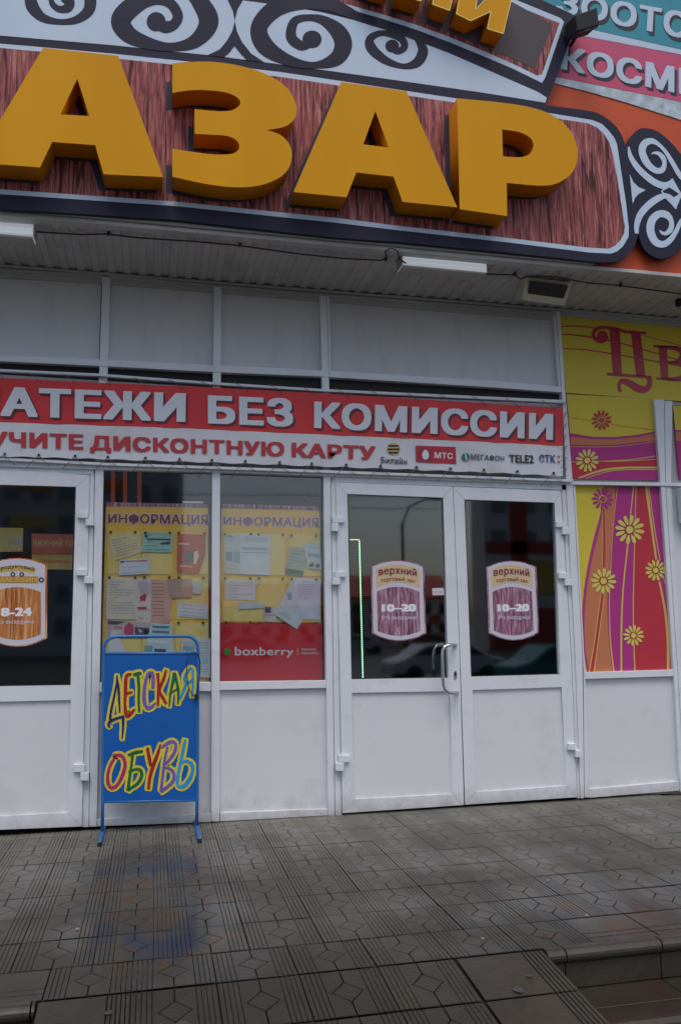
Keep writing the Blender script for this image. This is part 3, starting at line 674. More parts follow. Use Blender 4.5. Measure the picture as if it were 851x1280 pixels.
# vertical streaks of the panels stay in the material; dark line between field and letter board is the dark board itself
whiteo = [(-120, 46), (0, 54.5), (49, 58.6), (140, 67), (265, 80), (350, 90), (421, 100.5), (520, 115.5), (600, 127.5), (675, 139.6), (739.6, 150), (752, 155), (760, 163), (767, 172), (770.6, 180), (776, 215), (782, 255), (785.3, 284.4), (785, 296), (778, 308), (771, 314), (763, 317), (735, 315.5), (631, 302.5), (500, 288), (421, 278.5), (220, 257.5), (0, 242.5), (-120, 234)]
whitei = [(-120, 50.5), (0, 59.8), (140, 72.5), (265, 86), (350, 96), (421, 106.5), (520, 121), (600, 133), (675, 145), (734, 154), (746, 159.5), (755, 168), (761, 178), (766, 195), (771, 222), (776, 255), (780.4, 283), (779.5, 292), (774, 301.5), (768, 307.5), (760, 311), (735, 309.6), (631, 297), (500, 282.5), (421, 272.5), (220, 252), (0, 236.5), (-120, 229)]
shape('white_border', [whiteo, whitei], K, .0014, M['signw'], sign)
Q('wood_panel', whitei, K, .0010, M['swood'], sign, 0)
# upper arm: white line, wood and grey plate
armw_o = [(-120, -42), (200, -22), (300, -12), (360, -4), (400, 3.2), (440, 12.5), (480, 24), (520, 37), (560, 52), (600, 68.5), (640, 85.5), (677, 103.6), (681, 97), (700, 41), (704.5, 27), (700, 22.5), (640, -2), (560, -32), (300, -70), (-120, -120)]
armw_i = [(-120, -48), (200, -27), (300, -18), (360, -10), (400, -3), (440, 7), (480, 18.5), (520, 31), (560, 45.5), (600, 62), (640, 79.5), (671, 94.5), (677, 93), (695, 40), (699, 29), (640, 5), (560, -26), (300, -64), (-120, -115)]
shape('white_border', [armw_o, armw_i], K, .0014, M['signw'], sign)
Q('wood_panel', armw_i, K, .0010, M['swood'], sign, 0)
Q('grey_plate', [(641, 3), (690.5, 30), (687, 40), (667.5, 85), (620, 65), (560, 40), (520, 26), (560, -10)], K-.0012, .0011, M['signgrey'], sign, 0)

# dark scrolls on the white field
def scroll(P, m=M['signd'], dz=0): return ribbon('scroll', P, K-.0014-dz, .0013, m, sign, 8)
scroll([(38, -8, 7), (41, 8, 7.8), (54, 22, 5.5), (75, 27.3, 3.6), (96, 24.5, 5), (111, 13, 7), (113, -3, 7.5), (108, -12, 6)])
scroll([(64, -6, 3), (66, 5, 3.6), (75, 11.5, 4.2), (85, 9.5, 6), (87, 2, 6.5), (80, -4, 6)])
shape('scroll', [disc(195.5, 27, 12, 24)], K-.0016, .0013, M['signd'], sign)
scroll([(199, 33, 5), (207, 34, 7.5), (217, 31, 6.5), (222.5, 20, 6.5), (214, 5, 6.3), (196, 0, 6), (172, 4, 11.5), (152, 23, 12.5), (158, 40, 11), (178, 51.5, 8.5), (212, 58.6, 5.3), (243, 52, 8.5), (261, 28, 12.3), (250, 2, 10.5), (236, -12, 8)])
shape('scroll', [disc(390, 49, 12, 24, 11)], K-.0016, .0013, M['signd'], sign)
scroll([(386, 55, 5), (376, 57, 6), (364, 46, 6.6), (368, 27, 5.5), (385, 22, 4.2), (404, 25.5, 6), (422.5, 39.5, 10), (429, 57, 11), (419, 74, 9), (392, 81.5, 4.2), (360, 75, 7), (332, 58, 11), (324, 34, 10.5), (344, 11, 11), (376, 2, 10), (412, 5, 9), (455, 25, 4)])
shape('scroll', [disc(490, 57.5, 8.6, 24, 8)], K-.0016, .0013, M['signd'], sign)
scroll([(492, 62, 4), (498, 64, 4), (505.5, 58, 4.5), (500, 47.5, 4.5), (478, 41.3, 3.6), (463, 48, 5), (464.5, 60.5, 6.5), (482, 75.5, 5), (504, 82.8, 3.4), (521, 78, 6), (528.4, 64, 6.5), (523, 52, 3.5), (516, 45, 2)])
def fcurve(P): return [(200+x/SF, y/SF) for x, y in P]
Q('scroll', fcurve([(325, -6), (352, 50), (362, 100), (375, 45), (405, -6)]), K-.0016, .0013, M['signd'], sign, 0)
Q('scroll', fcurve([(362, 100), (372, 150), (395, 200), (440, 258), (502, 299), (420, 291), (392, 262), (360, 222), (336, 255), (310, 277), (232, 266), (290, 238), (325, 195), (350, 150)]), K-.0016, .0013, M['signd'], sign, 0)
# scroll ornament at the right end: white bands on the dark board
def zDr(P): return [(731+x/6.09, 130+y/6.09, w/6.09) for x, y, w in P]
for P in ([(503, 380, 4), (525, 372, 9), (560, 378, 15), (592, 412, 19), (602, 455, 16), (585, 500, 22), (545, 508, 22), (495, 478, 24), (455, 425, 27), (432, 355, 27), (452, 300, 27), (505, 282, 22), (560, 310, 14), (612, 365, 14), (665, 450, 17), (735, 560, 19), (850, 640, 20)],
          [(330, 325, 6), (345, 400, 17), (395, 480, 22), (465, 550, 24), (535, 600, 25), (600, 620, 25), (645, 600, 17), (664, 566, 3)],
          [(392, 985, 14), (392, 920, 20), (420, 840, 25), (480, 770, 26), (550, 720, 25), (610, 700, 20), (655, 730, 24), (690, 800, 4)],
          [(568, 960, 4), (580, 978, 10), (612, 985, 15), (648, 955, 20), (655, 895, 18), (620, 845, 26), (560, 838, 27), (508, 885, 30), (496, 965, 30), (530, 1045, 28), (590, 1068, 25), (645, 1035, 22), (690, 970, 17), (730, 890, 15), (800, 830, 14)]):
    scroll(zDr(P), M['signw'], .0003 if P[0][0] > 500 else 0)
shape('scroll', [zD([(640, 590), (664, 566), (735, 690), (690, 800), (640, 740), (575, 665)]), zD([(585, 662), (640, 635), (715, 685), (650, 725)])], K-.0019, .0013, M['signw'], sign)
Q('scroll', zD([(338, 535), (366, 595), (405, 633), (460, 655), (405, 685), (378, 715), (360, 760), (350, 650)]), K-.0016, .0013, M['signw'], sign, 0)

# thick letters: front face on SB-.16
LT = .155; LY = SB-.003-LT
def letter(name, loops, label, depth=LT):
    Yf = SB-.003-depth
    wl_ = [[(at(x, y, Yf).x, at(x, y, Yf).z) for x, y in l] for l in loops]
    me = curve_mesh(name, wl_, depth, .0)
    off = sign.location
    for v in me.vertices:
        x, y, z = v.co; v.co = Vector((x, Yf+depth/2-z, y))-off
    me.materials.clear(); me.materials.append(M['letter']); me.materials.append(M['letterside'])
    for p in me.polygons: p.material_index = 0 if abs(p.normal.y) > .8 else 1
    o = link(bpy.data.objects.new(name, me), sign); o['label'] = label
    # the printed drop shadow of the letter on the board
    shape('printed_shadow', [[(x-.035, z-.02) for x, z in l] for l in wl_], K-.0011, .0008, M['shadowp'], sign, world=True)
    return o
letter('letter', [zA([(108, 118), (293, 138), (404, 438), (257, 431), (236, 359), (130, 351), (100, 414), (-62, 402)]), zA([(192, 195), (222, 287), (150, 283)])], 'yellow letter A at the left edge')
Zo = [(427, 157)] + cr_spline([(427, 157), (470, 153), (530, 153), (600, 164), (660, 184), (708, 215), (731, 255), (730, 290), (705, 313), (660, 321)], 5)[1:] + cr_spline([(660, 321), (700, 338), (721, 372), (716, 412), (690, 440), (640, 459), (580, 463), (510, 455), (427, 437)], 5)[1:]
Zi = cr_spline([(427, 368), (480, 376), (530, 382), (575, 380), (592, 366), (585, 347), (560, 336), (520, 333), (482, 331)], 4) + cr_spline([(482, 270), (540, 275), (575, 272), (594, 258), (588, 242), (560, 229), (510, 223), (465, 224), (427, 230)], 4)
letter('letter', [zA(Zo + Zi)], 'yellow letter shaped like a three')
letter('letter', [[(426.5, 102.4), (508, 114), (571.2, 259), (503, 252.3), (491.7, 220.8), (445.3, 215.5), (433, 246.5), (366.8, 240)], zB([(95, 275), (128, 365), (65, 357)])], 'yellow letter A right of the middle')
Po = [(571, 122.8)] + cr_spline([(571, 122.8), (620, 127.5), (660, 133.5), (690, 144), (712, 163), (721.5, 188), (717, 212), (702, 226), (680, 232), (633, 228.6)], 5)[1:] + [(633.5, 270), (574.3, 261.5)]
Pi = [(627.2, 161.8)] + cr_spline([(627.2, 161.8), (648, 165), (662, 172), (666.5, 182), (662, 192), (650, 196.5), (628.3, 195.5)], 4)[1:]
letter('letter', [Po, Pi], 'yellow letter P at the right')
# small letters of the arched upper line
def z7(P): return [(500+x/4.255, y/4.255) for x, y in P]
def sletter(loops, lab):
    d = .13; Yf = SB-.003-d
    o = letter('letter', loops, lab, d)
    L0 = loops[0]; parts = []
    for i in range(len(L0)):
        p, q = L0[i], L0[(i+1) % len(L0)]
        parts.append(ribbon_raw([(p[0], p[1], .55), (q[0], q[1], .55)], Yf-.0008-.00015*i, .0008, 1, False, False))
    join_raw('letter_outline', parts, M['flower'], sign)
sletter([z7([(335, -120), (420, -95), (400, 50), (515, -65), (600, -45), (547, 178), (463, 152), (482, 60), (375, 110), (298, 72)])], 'small yellow letter at the right end of the arched line')
sletter([z7([(190, -120), (300, -95), (262, 55), (172, 22)])], 'small yellow letter second from the right end')
sletter([z7([(20, -160), (150, -130), (110, 5), (-20, -35)])], 'small yellow letter third from the right end')
sletter([z7([(-180, -200), (-20, -160), (-60, -45), (-200, -90)])], 'small yellow letter fourth from the right end')

# ------------------------------------------------------------------ fixtures under the canopy
def tubelight(F, lab, under):
    e = prism3('tube_light', [at(x, y, -.70) for x, y in F], (0, .13, 0), M['feather'], None, .004)
    tag(e, lab, 'lamp', 'tube lights under the canopy')
    a = at(*F[3], -.70); b = at(*F[2], -.70)
    box('diffuser', a.x+.004, b.x-.004, -.696, -.576, min(a.z, b.z)-.012, min(a.z, b.z)+.004, M['diffuser'], e, .003)
    for x in (a.x+.02, b.x-.03):
        box('bracket', x, x+.02, -.65, -.62, at(*F[0], -.70).z, SZ+.003, M['lampdark'], e)
    box('end_cap', b.x-.001, b.x+.006, -.702, -.568, b.z-.004, at(*F[1], -.70).z+.002, M['trim'], e, .002)
    box('end_cap', a.x-.006, a.x+.001, -.702, -.568, a.z-.004, at(*F[0], -.70).z+.002, M['trim'], e, .002)
    for k in range(2):
        t = (k+1)/3; z = a.z+(at(*F[0], -.70).z-a.z)*t
        box('housing_rib', a.x+.01, b.x-.01, -.704, -.6995, z-.0012, z+.0012, M['feather'], e)
    return e
tubelight([(502.6, 316.8), (608.3, 326.9), (608.3, 340.4), (503, 330.3)], 'white tube light fixed under the canopy near its middle', 1)
tubelight([(-62, 273), (42.7, 280.2), (42, 294), (-62, 287)], 'white tube light under the canopy cut by the left picture edge', 1)
# floodlight, cream housing
fp = [(657, 346.4, -.56), (715.5, 353, -.56), (705.6, 382.5, -.44), (651.5, 375.2, -.44)]
fl = prism3('floodlight', [at(x, y, Y) for x, y, Y in fp], (0, .10, .05), M['lampcream'], None, .006); tag(fl, 'cream floodlight hanging under the canopy over the yellow panel', 'lamp')
gq = [(661.5, 350.5, -.562), (709.5, 356.2, -.562), (701.5, 377.2, -.447), (658, 371.3, -.447)]
prism3('lamp_glass', [at(x, y, Y)+Vector((0, -.005, -.004)) for x, y, Y in gq], (0, .006, .003), M['lampglass'], fl)
tube('bracket', [at(659, 356, -.5), at(655.5, 331, -.5), at(690, 333.5, -.5), at(692.5, 352, -.5)], .008, M['lampdark'], fl)
tube('bracket_stem', [at(674, 332, -.5), at(674, 322, -.5)], .01, M['lampdark'], fl)
# dark floodlight on the fascia beside the sign
f2 = prism3('floodlight', [at(717.6, 19.4, -1.02), at(746, 9, -1.02), at(748.6, 31, -1.02), at(721.5, 38.8, -1.02)], (0, .16, .04), M['lampdark'], None, .006); tag(f2, 'dark floodlight mounted beside the upper right end of the sign', 'lamp')
prism3('lamp_glass', [at(720, 37.5, -1.02), at(748, 30, -1.02), at(746, 35.5, -.98), at(722, 42, -.98)], (0, .02, .03), M['lampglass'], f2)
tube('bracket', [at(722, 40, -.92), at(717, 50, -.86), at(712.5, 57, -YF*-1)], .012, M['lampdark'], f2)
tube('bracket', [at(728, 36, -.92), at(716, 40, -.9), at(711, 50, -.80)], .009, M['lampdark'], f2)
def onsof(x, y, dz=-.012): return atz(x, y, SZ+dz)
cab = tube('cable', [onsof(x, y, d) for x, y, d in [(43, 289.5, -.03), (60, 290.6, -.015), (100, 293.2, -.015), (135, 292.5, -.012), (165, 296.5, -.02), (220, 300.4, -.03), (240, 301.5, -.012), (300, 307, -.02), (374, 317.5, -.03), (430, 323.2, -.02), (476, 325.5, -.02), (484, 322, -.03), (481, 314, -.04), (489, 310, -.04), (497, 314, -.04), (499, 324, -.04), (507, 329, -.05), (560, 337, -.03), (608, 342.5, -.03), (643, 343.6, -.03), (650, 349, -.03), (660, 345, -.02), (694, 346, -.02), (734, 353.6, -.02), (775, 357, -.02), (851, 367.5, -.02), (930, 376, -.02)]], .0055, mat('weathered_cable', (.05, .05, .048), .7)); tag(cab, 'black cable sagging along the underside of the canopy', 'cable')
for px, py in ((136, 292), (300, 306.5), (482, 324), (600, 341), (643, 343), (775, 356.5)):
    p = onsof(px, py); q = box('cable_clip', p.x-.008, p.x+.008, p.y-.01, p.y+.01, p.z-.01, p.z+.012, M['lampdark'], cab)
jb = box('junction_box', at(846, 378, -.45).x, at(846, 378, -.45).x+.03, -.46, -.42, at(846, 382, -.45).z, SZ-.02, M['lampdark'], None, .003); tag(jb, 'small dark junction box under the canopy at the right edge', 'junction box')

# ------------------------------------------------------------------ red and white banner
BY = -.095
ban = empty('banner', tuple(at(350, 530, BY))); tag(ban, 'long red and white vinyl banner laced to rails above the doors', 'banner')
topl = [(-90, 468), (0, 472.3), (125, 478.4), (220, 482.2), (310, 486.6), (420, 492.6), (520, 498.6), (620, 504.9), (701, 510.2)]
midl = [(-90, 523.5), (0, 527.8), (220, 535), (420, 544.1), (620, 553.2), (703, 557.6)]
botl = [(-90, 566), (0, 570.2), (110, 573.2), (220, 576.6), (330, 580.2), (420, 583.6), (520, 587), (620, 591), (704.6, 595)]
def interp(L_, x):
    for a, b in zip(L_, L_[1:]):
        if a[0] <= x <= b[0]: return a[1]+(b[1]-a[1])*(x-a[0])/(b[0]-a[0])
    return L_[-1][1]
def cloth(name, A, B, m, th=.002, nx=110, nz=6, x1=703, amp=.003):
    V, F = [], []
    for j in range(nz+1):
        for i in range(nx+1):
            x = -90+(x1+90)*i/nx; y = interp(A, x)+(interp(B, x)-interp(A, x))*j/nz
            p = at(x, y, BY); p.y += amp*math.sin(p.x*21+j*.4)*math.cos(p.x*5.3+j*.9)
            V.append(p)
    F = [[j*(nx+1)+i, j*(nx+1)+i+1, (j+1)*(nx+1)+i+1, (j+1)*(nx+1)+i] for j in range(nz) for i in range(nx)]
    return mk(name, V, F, m, ban, smooth=True)
wave_b = [(x, interp(botl, x)+(.9 if i % 2 else -.6)) for i, x in enumerate(range(-90, 706, 20))]+[(705, 595)]
cloth('red_field', topl, midl, M['red_b']); cloth('white_field', midl, wave_b, M['white_b'])
def words(s, q, m, sh=True, bold=.045, **k):
    if sh: text('lettering_shadow', s, [(x+2.6, y+2.4) for x, y in q], BY-.0055, M['bannershade'], ban, bold, .0008, **k)
    return text('lettering', s, q, BY-.0075, m, ban, bold, .0012, **k)
words('ПЛ', [(-84, 479.5), (-2, 483.5), (-3, 520), (-84, 516)], M['btext'])
words('АТЕЖИ', [(1.5, 483.4), (232.5, 491.6), (232, 527.4), (1, 519.8)], M['btext'])
words('БЕЗ', [(260, 494), (366, 498.6), (366.6, 533.4), (260, 529.2)], M['btext'])
words('КОМИССИИ', [(392.8, 501.8), (691, 517.6), (690.6, 549.8), (392.4, 534.8)], M['btext'])
rl = mat('banner_red_letters', (.50, .035, .045), .5)
words('ПОЛ', [(-84, 535), (-17, 538.5), (-17, 558.3), (-84, 555)], rl, False)
words('УЧИТЕ', [(-13, 538.8), (104.6, 543), (104.6, 561.8), (-13, 557.8)], rl, False)
words('ДИСКОНТНУЮ', [(113, 544), (355.4, 552.8), (355.2, 570.3), (113, 562)], rl, False)
words('КАРТУ', [(364.6, 553.2), (469.4, 557.8), (469, 574.8), (364.4, 570.8)], rl, False)
# operators' marks
lg = [shape('round_logo', [disc(491.8, 561.2, 7.6, 20)], BY-.007, .001, mat('logo_yellow', (.62, .45, .12), .5), ban)]
for yy in (557.3, 561.6, 565.8):
    w = math.sqrt(max(0, 7.6**2-(yy-561.2)**2)); Q('logo_stripe', [(491.8-w, yy-1.1), (491.8+w, yy-1.1), (491.8+w, yy+1.1), (491.8-w, yy+1.1)], BY-.0085, .001, M['black'], lg[0], 0)
text('lettering', 'Билайн', [(476.3, 570.9), (508.4, 573.2), (508.4, 580.6), (476.3, 578.6)], BY-.0075, mat('logo_brown', (.06, .05, .05), .5), ban, .01)
rr = Q('logo_plate', [(519.5, 556.9), (569.3, 558.6), (569.9, 579.8), (519.9, 577.2)], BY-.007, .001, M['redf'], ban, 0)
Q('logo_square', [(522, 559.5), (538.6, 560.2), (538.8, 576.6), (522.3, 575.6)], BY-.008, .0009, mat('logo_dark_red', (.33, .02, .035), .5), rr, 0)
shape('egg_mark', [[(531.6+4.1*math.cos(a)*(1-.18*math.sin(-a)), 568.2+6.2*math.sin(a)) for a in [i*math.pi/10 for i in range(20)]]], BY-.0095, .0009, M['btext'], rr)
text('lettering', 'МТС', [(542.9, 565.2), (565.6, 566.3), (565.6, 573.6), (542.9, 572.6)], BY-.0085, M['btext'], rr, .03)
cg = shape('round_logo', [disc(581.7, 571.2, 5, 16)], BY-.007, .001, mat('logo_teal', (.03, .16, .17), .5), ban)
Q('logo_stripe', [(580.6, 566.8), (582, 566.8), (583.6, 575.6), (582, 575.8)], BY-.0085, .001, M['btext'], cg, 0)
text('lettering', 'МЕГАФОН', [(588.4, 567.2), (629.8, 570), (629.8, 576.2), (588.4, 574.4)], BY-.0075, mat('logo_slate', (.07, .09, .13), .5), ban, .01)
text('lettering', 'TELE2', [(636.2, 567.6), (666.6, 568.6), (666.8, 579), (636.4, 577.8)], BY-.0075, mat('logo_black', (.03, .03, .035), .5), ban, .03)
text('lettering', 'етк', [(673.6, 569.8), (693.4, 570.2), (693.6, 578.6), (673.8, 577.8)], BY-.0075, mat('logo_blue', (.05, .06, .28), .5), ban, .012, xheight=True)
for yy in (570.6, 577.2): Q('logo_dot', [(696.8, yy-1.2), (699.2, yy-1.2), (699.2, yy+1.2), (696.8, yy+1.2)], BY-.008, .001, M['pink'], ban, 0)
# lacing cord and eyelets
x = -80; k = 0; raw = []
while x < 700:
    ye = interp(botl, x)-3.2; yt = interp(topl, x)+3.4
    a = at(x, ye, BY-.006); tube('cord', [a, at(x-9, interp(botl, x-9)+6, BY+.0), at(x-16, interp(botl, x-16)+14, -.09)], .0022, M['rope'], ban, 5)
    tube('cord', [a, at(x+5, interp(botl, x+5)+3.5, BY-.004), at(x+13, interp(botl, min(x+13, 704))+10, BY+.01)], .0022, M['rope'], ban, 5)
    b = at(x+4, yt, BY-.006); tube('cord', [b, at(x-6, interp(topl, x-6)-4, BY), at(x-14, interp(topl, x-14)-8, -.08)], .0022, M['rope'], ban, 5)
    shape('eyelet', [disc(x, ye, 1.6, 8)], BY-.009, .004, M['black'], ban)
    x += random.uniform(40, 47); k += 1
for y in range(506, 600, 14): tube('cord', [at(700.5, y, BY-.005), at(708, y-5, -.06), at(701, y+9, BY-.004)], .002, M['rope'], ban, 5)

# ------------------------------------------------------------------ flower-print films on the right
def flower(cx, cy_, r, m, parent, Y, rot=0, tr=None, hub=None):
    f = None; hubm = hub or m
    parts = []
    for k in range(12):
        a = rot+2*math.pi*k/12; P = []
        for t in range(9):
            u = t/8*2*math.pi; rr_ = .64+.34*math.cos(u); w = .145*math.sin(u)*(1.2-.35*(1-math.cos(u))/1)
            P.append((r*(rr_*math.cos(a)-w*math.sin(a)), r*(rr_*math.sin(a)+w*math.cos(a))))
        P = P[:-1]; n = len(P)
        v = [at(cx+x, cy_+y, Y) for x, y in P]; v += [q+Vector((0, .0012, 0)) for q in v]
        parts.append((v, [list(range(n))]+[[i, i+n, (i+1) % n+n, (i+1) % n] for i in range(n)]))
    ring = ribbon_raw([(cx+r*.28*math.cos(a), cy_+r*.28*math.sin(a), r*.035) for a in [i*math.pi/8 for i in range(16)]], Y-.0008, .001, 1, True, False)
    f = join_raw('flower', parts, m, parent)
    shape('flower_heart', [disc(cx, cy_, r*.24, 14)], Y-.0004, .0012, m, f)
    shape('flower_ring', [disc(cx, cy_, r*.33, 16), disc(cx, cy_, r*.27, 16)], Y-.0010, .001, hubm, f)
    return f
def zF(P, s=5.227, ox=710, oy=600): return [(ox+p[0]/s, oy+p[1]/s)+((p[2]/s,) if len(p) > 2 else ()) for p in P]
FY = -.014
film = Q('window_film', zF([(18, 34), (606, 38), (696, 1246), (98, 1256)]), FY, .01, M['magenta'], None, 0); tag(film, 'tall window film with yellow flowers on magenta and red stripes', 'window film')
def sl(P, m, par, Yo=.0012, w=None): return ribbon('stripe', P, FY-Yo, .001, m, par, 6)
Q('colour_field', zF([(20, 36), (232, 38)]+cr_spline([(222, 150), (205, 235), (165, 380), (124, 570), (95, 770), (88, 950), (100, 1110), (120, 1254)], 4)+[(98, 1256)]), FY-.001, .0009, M['ygreen'], film, 0)
Q('colour_field', zF([(240, 38), (305, 40)]+cr_spline([(300, 180), (280, 400), (264, 600), (252, 800), (260, 1000), (285, 1252)], 4)+cr_spline([(138, 1254), (112, 1120), (104, 950), (116, 750), (145, 560), (188, 380), (222, 220), (236, 120)], 4)), FY-.001, .0009, M['orange'], film, 0)
Q('colour_field', zF([(447, 40), (502, 40)]+cr_spline([(540, 300), (580, 545), (620, 790), (643, 1000), (650, 1248)], 4)+cr_spline([(436, 1250), (424, 1000), (424, 750), (434, 400), (445, 150)], 4)), FY-.001, .0009, M['redf'], film, 0)
for P, m_ in (([(230, 190, 4), (233, 380, 6), (231, 570, 7)], M['redf']), ([(224, 745, 8), (205, 880, 9), (178, 1080, 11), (152, 1252, 13)], M['redf'])): sl(zF(P), m_, film, .0022)
for P in ([(222, 190, 1.5), (223, 380, 2), (221, 570, 2)], [(213, 745, 2), (194, 880, 2.5), (166, 1080, 3), (136, 1253, 3.5)], [(236, 745, 2), (217, 880, 2.5), (191, 1080, 3), (167, 1252, 3.5)],
          [(320, 42, 2), (292, 300, 2), (276, 560, 2.5), (267, 800, 3), (274, 1050, 4), (296, 1250, 5)], [(425, 42, 4), (405, 230, 4), (386, 430, 5), (358, 700, 5), (346, 950, 6), (345, 1250, 6)],
          [(441, 42, 3), (432, 400, 3), (423, 800, 3.5), (426, 1050, 3.5), (434, 1250, 4)], [(508, 42, 9), (545, 320, 7), (573, 520, 6)], [(524, 42, 3), (562, 320, 3), (598, 525, 3)],
          [(594, 665, 6), (630, 850, 7), (649, 1050, 8), (651, 1246, 9)], [(620, 640, 3), (642, 710, 2.5), (662, 790, 2)], [(38, 38, 1.5), (30, 90, 1)]): sl(zF(P), M['yline'], film, .0026)
for cx, cy_, r, m_ in ((400, 325, 100, 'flower'), (229, 660, 87, 'flower'), (570, 590, 72, 'flower'), (425, 1016, 71, 'flower'), (223, 124, 74, 'magenta')):
    c = zF([(cx, cy_)])[0]; flower(c[0], c[1], r/5.227, M[m_], film, FY-.004, rot=random.random()*.3, hub=M['redf'] if m_ == 'flower' else M['ygreen'])
def zG(P): return zF(P, 5.455, 695, 385)
film2 = Q('window_film', zG([(68, 586), (662, 618), (708, 1174), (104, 1162)]), FY, .01, M['magenta'], None, 0); tag(film2, 'small film panel with one red and one yellow flower', 'window film')
Q('colour_field', zG([(70, 588), (661, 620), (682, 838), (560, 863), (400, 880), (250, 878), (92, 853)]), FY-.001, .0009, M['ygreen'], film2, 0)
Q('colour_field', zG([(95, 878), (250, 896), (400, 896), (560, 880), (684, 852), (690, 902), (560, 915), (400, 932), (250, 937), (98, 932)]), FY-.001, .0009, M['orange'], film2, 0)
Q('colour_field', zG([(102, 1055), (300, 1052), (500, 1040), (698, 1032), (702, 1078), (500, 1090), (300, 1115), (150, 1160), (106, 1160)]), FY-.001, .0009, M['redf'], film2, 0)
for P, m_ in (([(97, 946, 1.5), (400, 944, 1.5), (690, 908, 1.5)], 'yline'), ([(102, 1050, 2.5), (300, 1045, 3), (500, 1035, 3), (697, 1006, 2.5)], 'yline'), ([(102, 1050, 1), (450, 1044, 2), (698, 1030, 2)], 'yline'), ([(150, 1160, 5), (300, 1110, 7), (450, 1090, 7), (702, 1088, 6)], 'yline'), ([(200, 1162, 2), (350, 1115, 3), (500, 1102, 3), (702, 1102, 3)], 'yline'), ([(82, 744, 1.2), (240, 768, 1.5)], 'redf'), ([(378, 792, 1.6), (520, 815, 1.6), (680, 831, 1.6)], 'redf')):
    sl(zG(P), M[m_], film2, .0024)
for cx, cy_, r, m_ in ((308, 765, 72, 'redf'), (210, 1040, 82, 'flower')):
    c = zG([(cx, cy_)])[0]; flower(c[0], c[1], r/5.455, M[m_], film2, FY-.0045, rot=.2, hub=M['yline'] if m_ == 'redf' else M['redf'])
film3 = Q('shop_name_panel', zG([(20, 50), (1200, 150), (1200, 660), (66, 578)]), FY, .01, M['ygreen'], None, 0); tag(film3, 'yellow name panel with red ornamental letters under the canopy', 'sign')
CY = FY-.003
def cr2(P, m_='crimson', Yo=0): return ribbon('lettering', zG(P), CY-Yo, .0015, M[m_], film3, 6)
def cq(P): return Q('lettering', zG(P), CY, .0015, M['crimson'], film3, 0)
for P in ([(25, 126, 3.5), (140, 122, 4), (260, 135, 3)], [(38, 180, 3.5), (150, 187, 5), (330, 215, 5), (520, 262, 4), (850, 360, 3)], [(45, 275, 3), (200, 285, 4), (380, 312, 4), (600, 350, 4), (850, 395, 3)], [(560, 180, 1), (700, 215, 2), (900, 270, 2)]): cr2(P, 'redf', -.001)
cq([(362, 145), (432, 150), (446, 455), (386, 450)]); cq([(508, 158), (572, 166), (607, 468), (545, 462)])
cq([(455, 150), (612, 162), (614, 181), (457, 170)]); cq([(344, 440), (645, 462), (646, 482), (345, 460)])
cr2([(470, 160, 9), (400, 142, 11), (310, 132, 11), (265, 150, 13), (253, 190, 12), (280, 222, 12), (320, 225, 13), (342, 198, 12), (325, 165, 9), (295, 165, 7), (282, 182, 5)])
shape('lettering', [zG(disc(308, 193, 34, 16))], CY-.0005, .0015, M['crimson'], film3)
cr2([(632, 470, 16), (635, 520, 18), (605, 555, 22), (550, 545, 26), (495, 510, 22), (448, 498, 17), (428, 520, 11), (430, 550, 11), (437, 572, 9)])
cq([(695, 255), (752, 262), (764, 490), (715, 488)]); cq([(660, 250), (830, 264), (832, 280), (662, 268)]); cq([(678, 470), (850, 484), (850, 500), (680, 486)])
cr2([(750, 268, 12), (820, 275, 16), (858, 300, 20), (850, 345, 16), (800, 368, 9), (750, 366, 8)]); cr2([(770, 372, 9), (840, 380, 14), (890, 420, 22), (870, 470, 20), (800, 485, 14), (750, 482, 10)])
text('lettering', 'еты', [(868, 437), (950, 445), (954, 480), (872, 474)], CY, M['crimson'], film3, .03, xheight=True)
film4 = Q('window_film', [(840.4, 506), (900, 509), (905, 600), (848.4, 599)], FY, .01, M['magenta'], None, 0); tag(film4, 'narrow film strip cut by the right picture edge', 'window film')
Q('colour_field', [(840.5, 507), (900, 510), (902, 538), (843.4, 537.4)], FY-.001, .0009, M['ygreen'], film4, 0)
Q('colour_field', [(843.8, 540), (902, 541), (903, 551), (844.4, 551)], FY-.001, .0009, M['orange'], film4, 0)
lampw = box('door_closer', at(846, 611, -.06).x, at(846, 611, -.06).x+.16, -.12, -.045, at(846, 654, -.06).z, at(846, 611, -.06).z, M['pvc'], None, .004); tag(lampw, 'white box on the frame at the right edge', 'door closer')

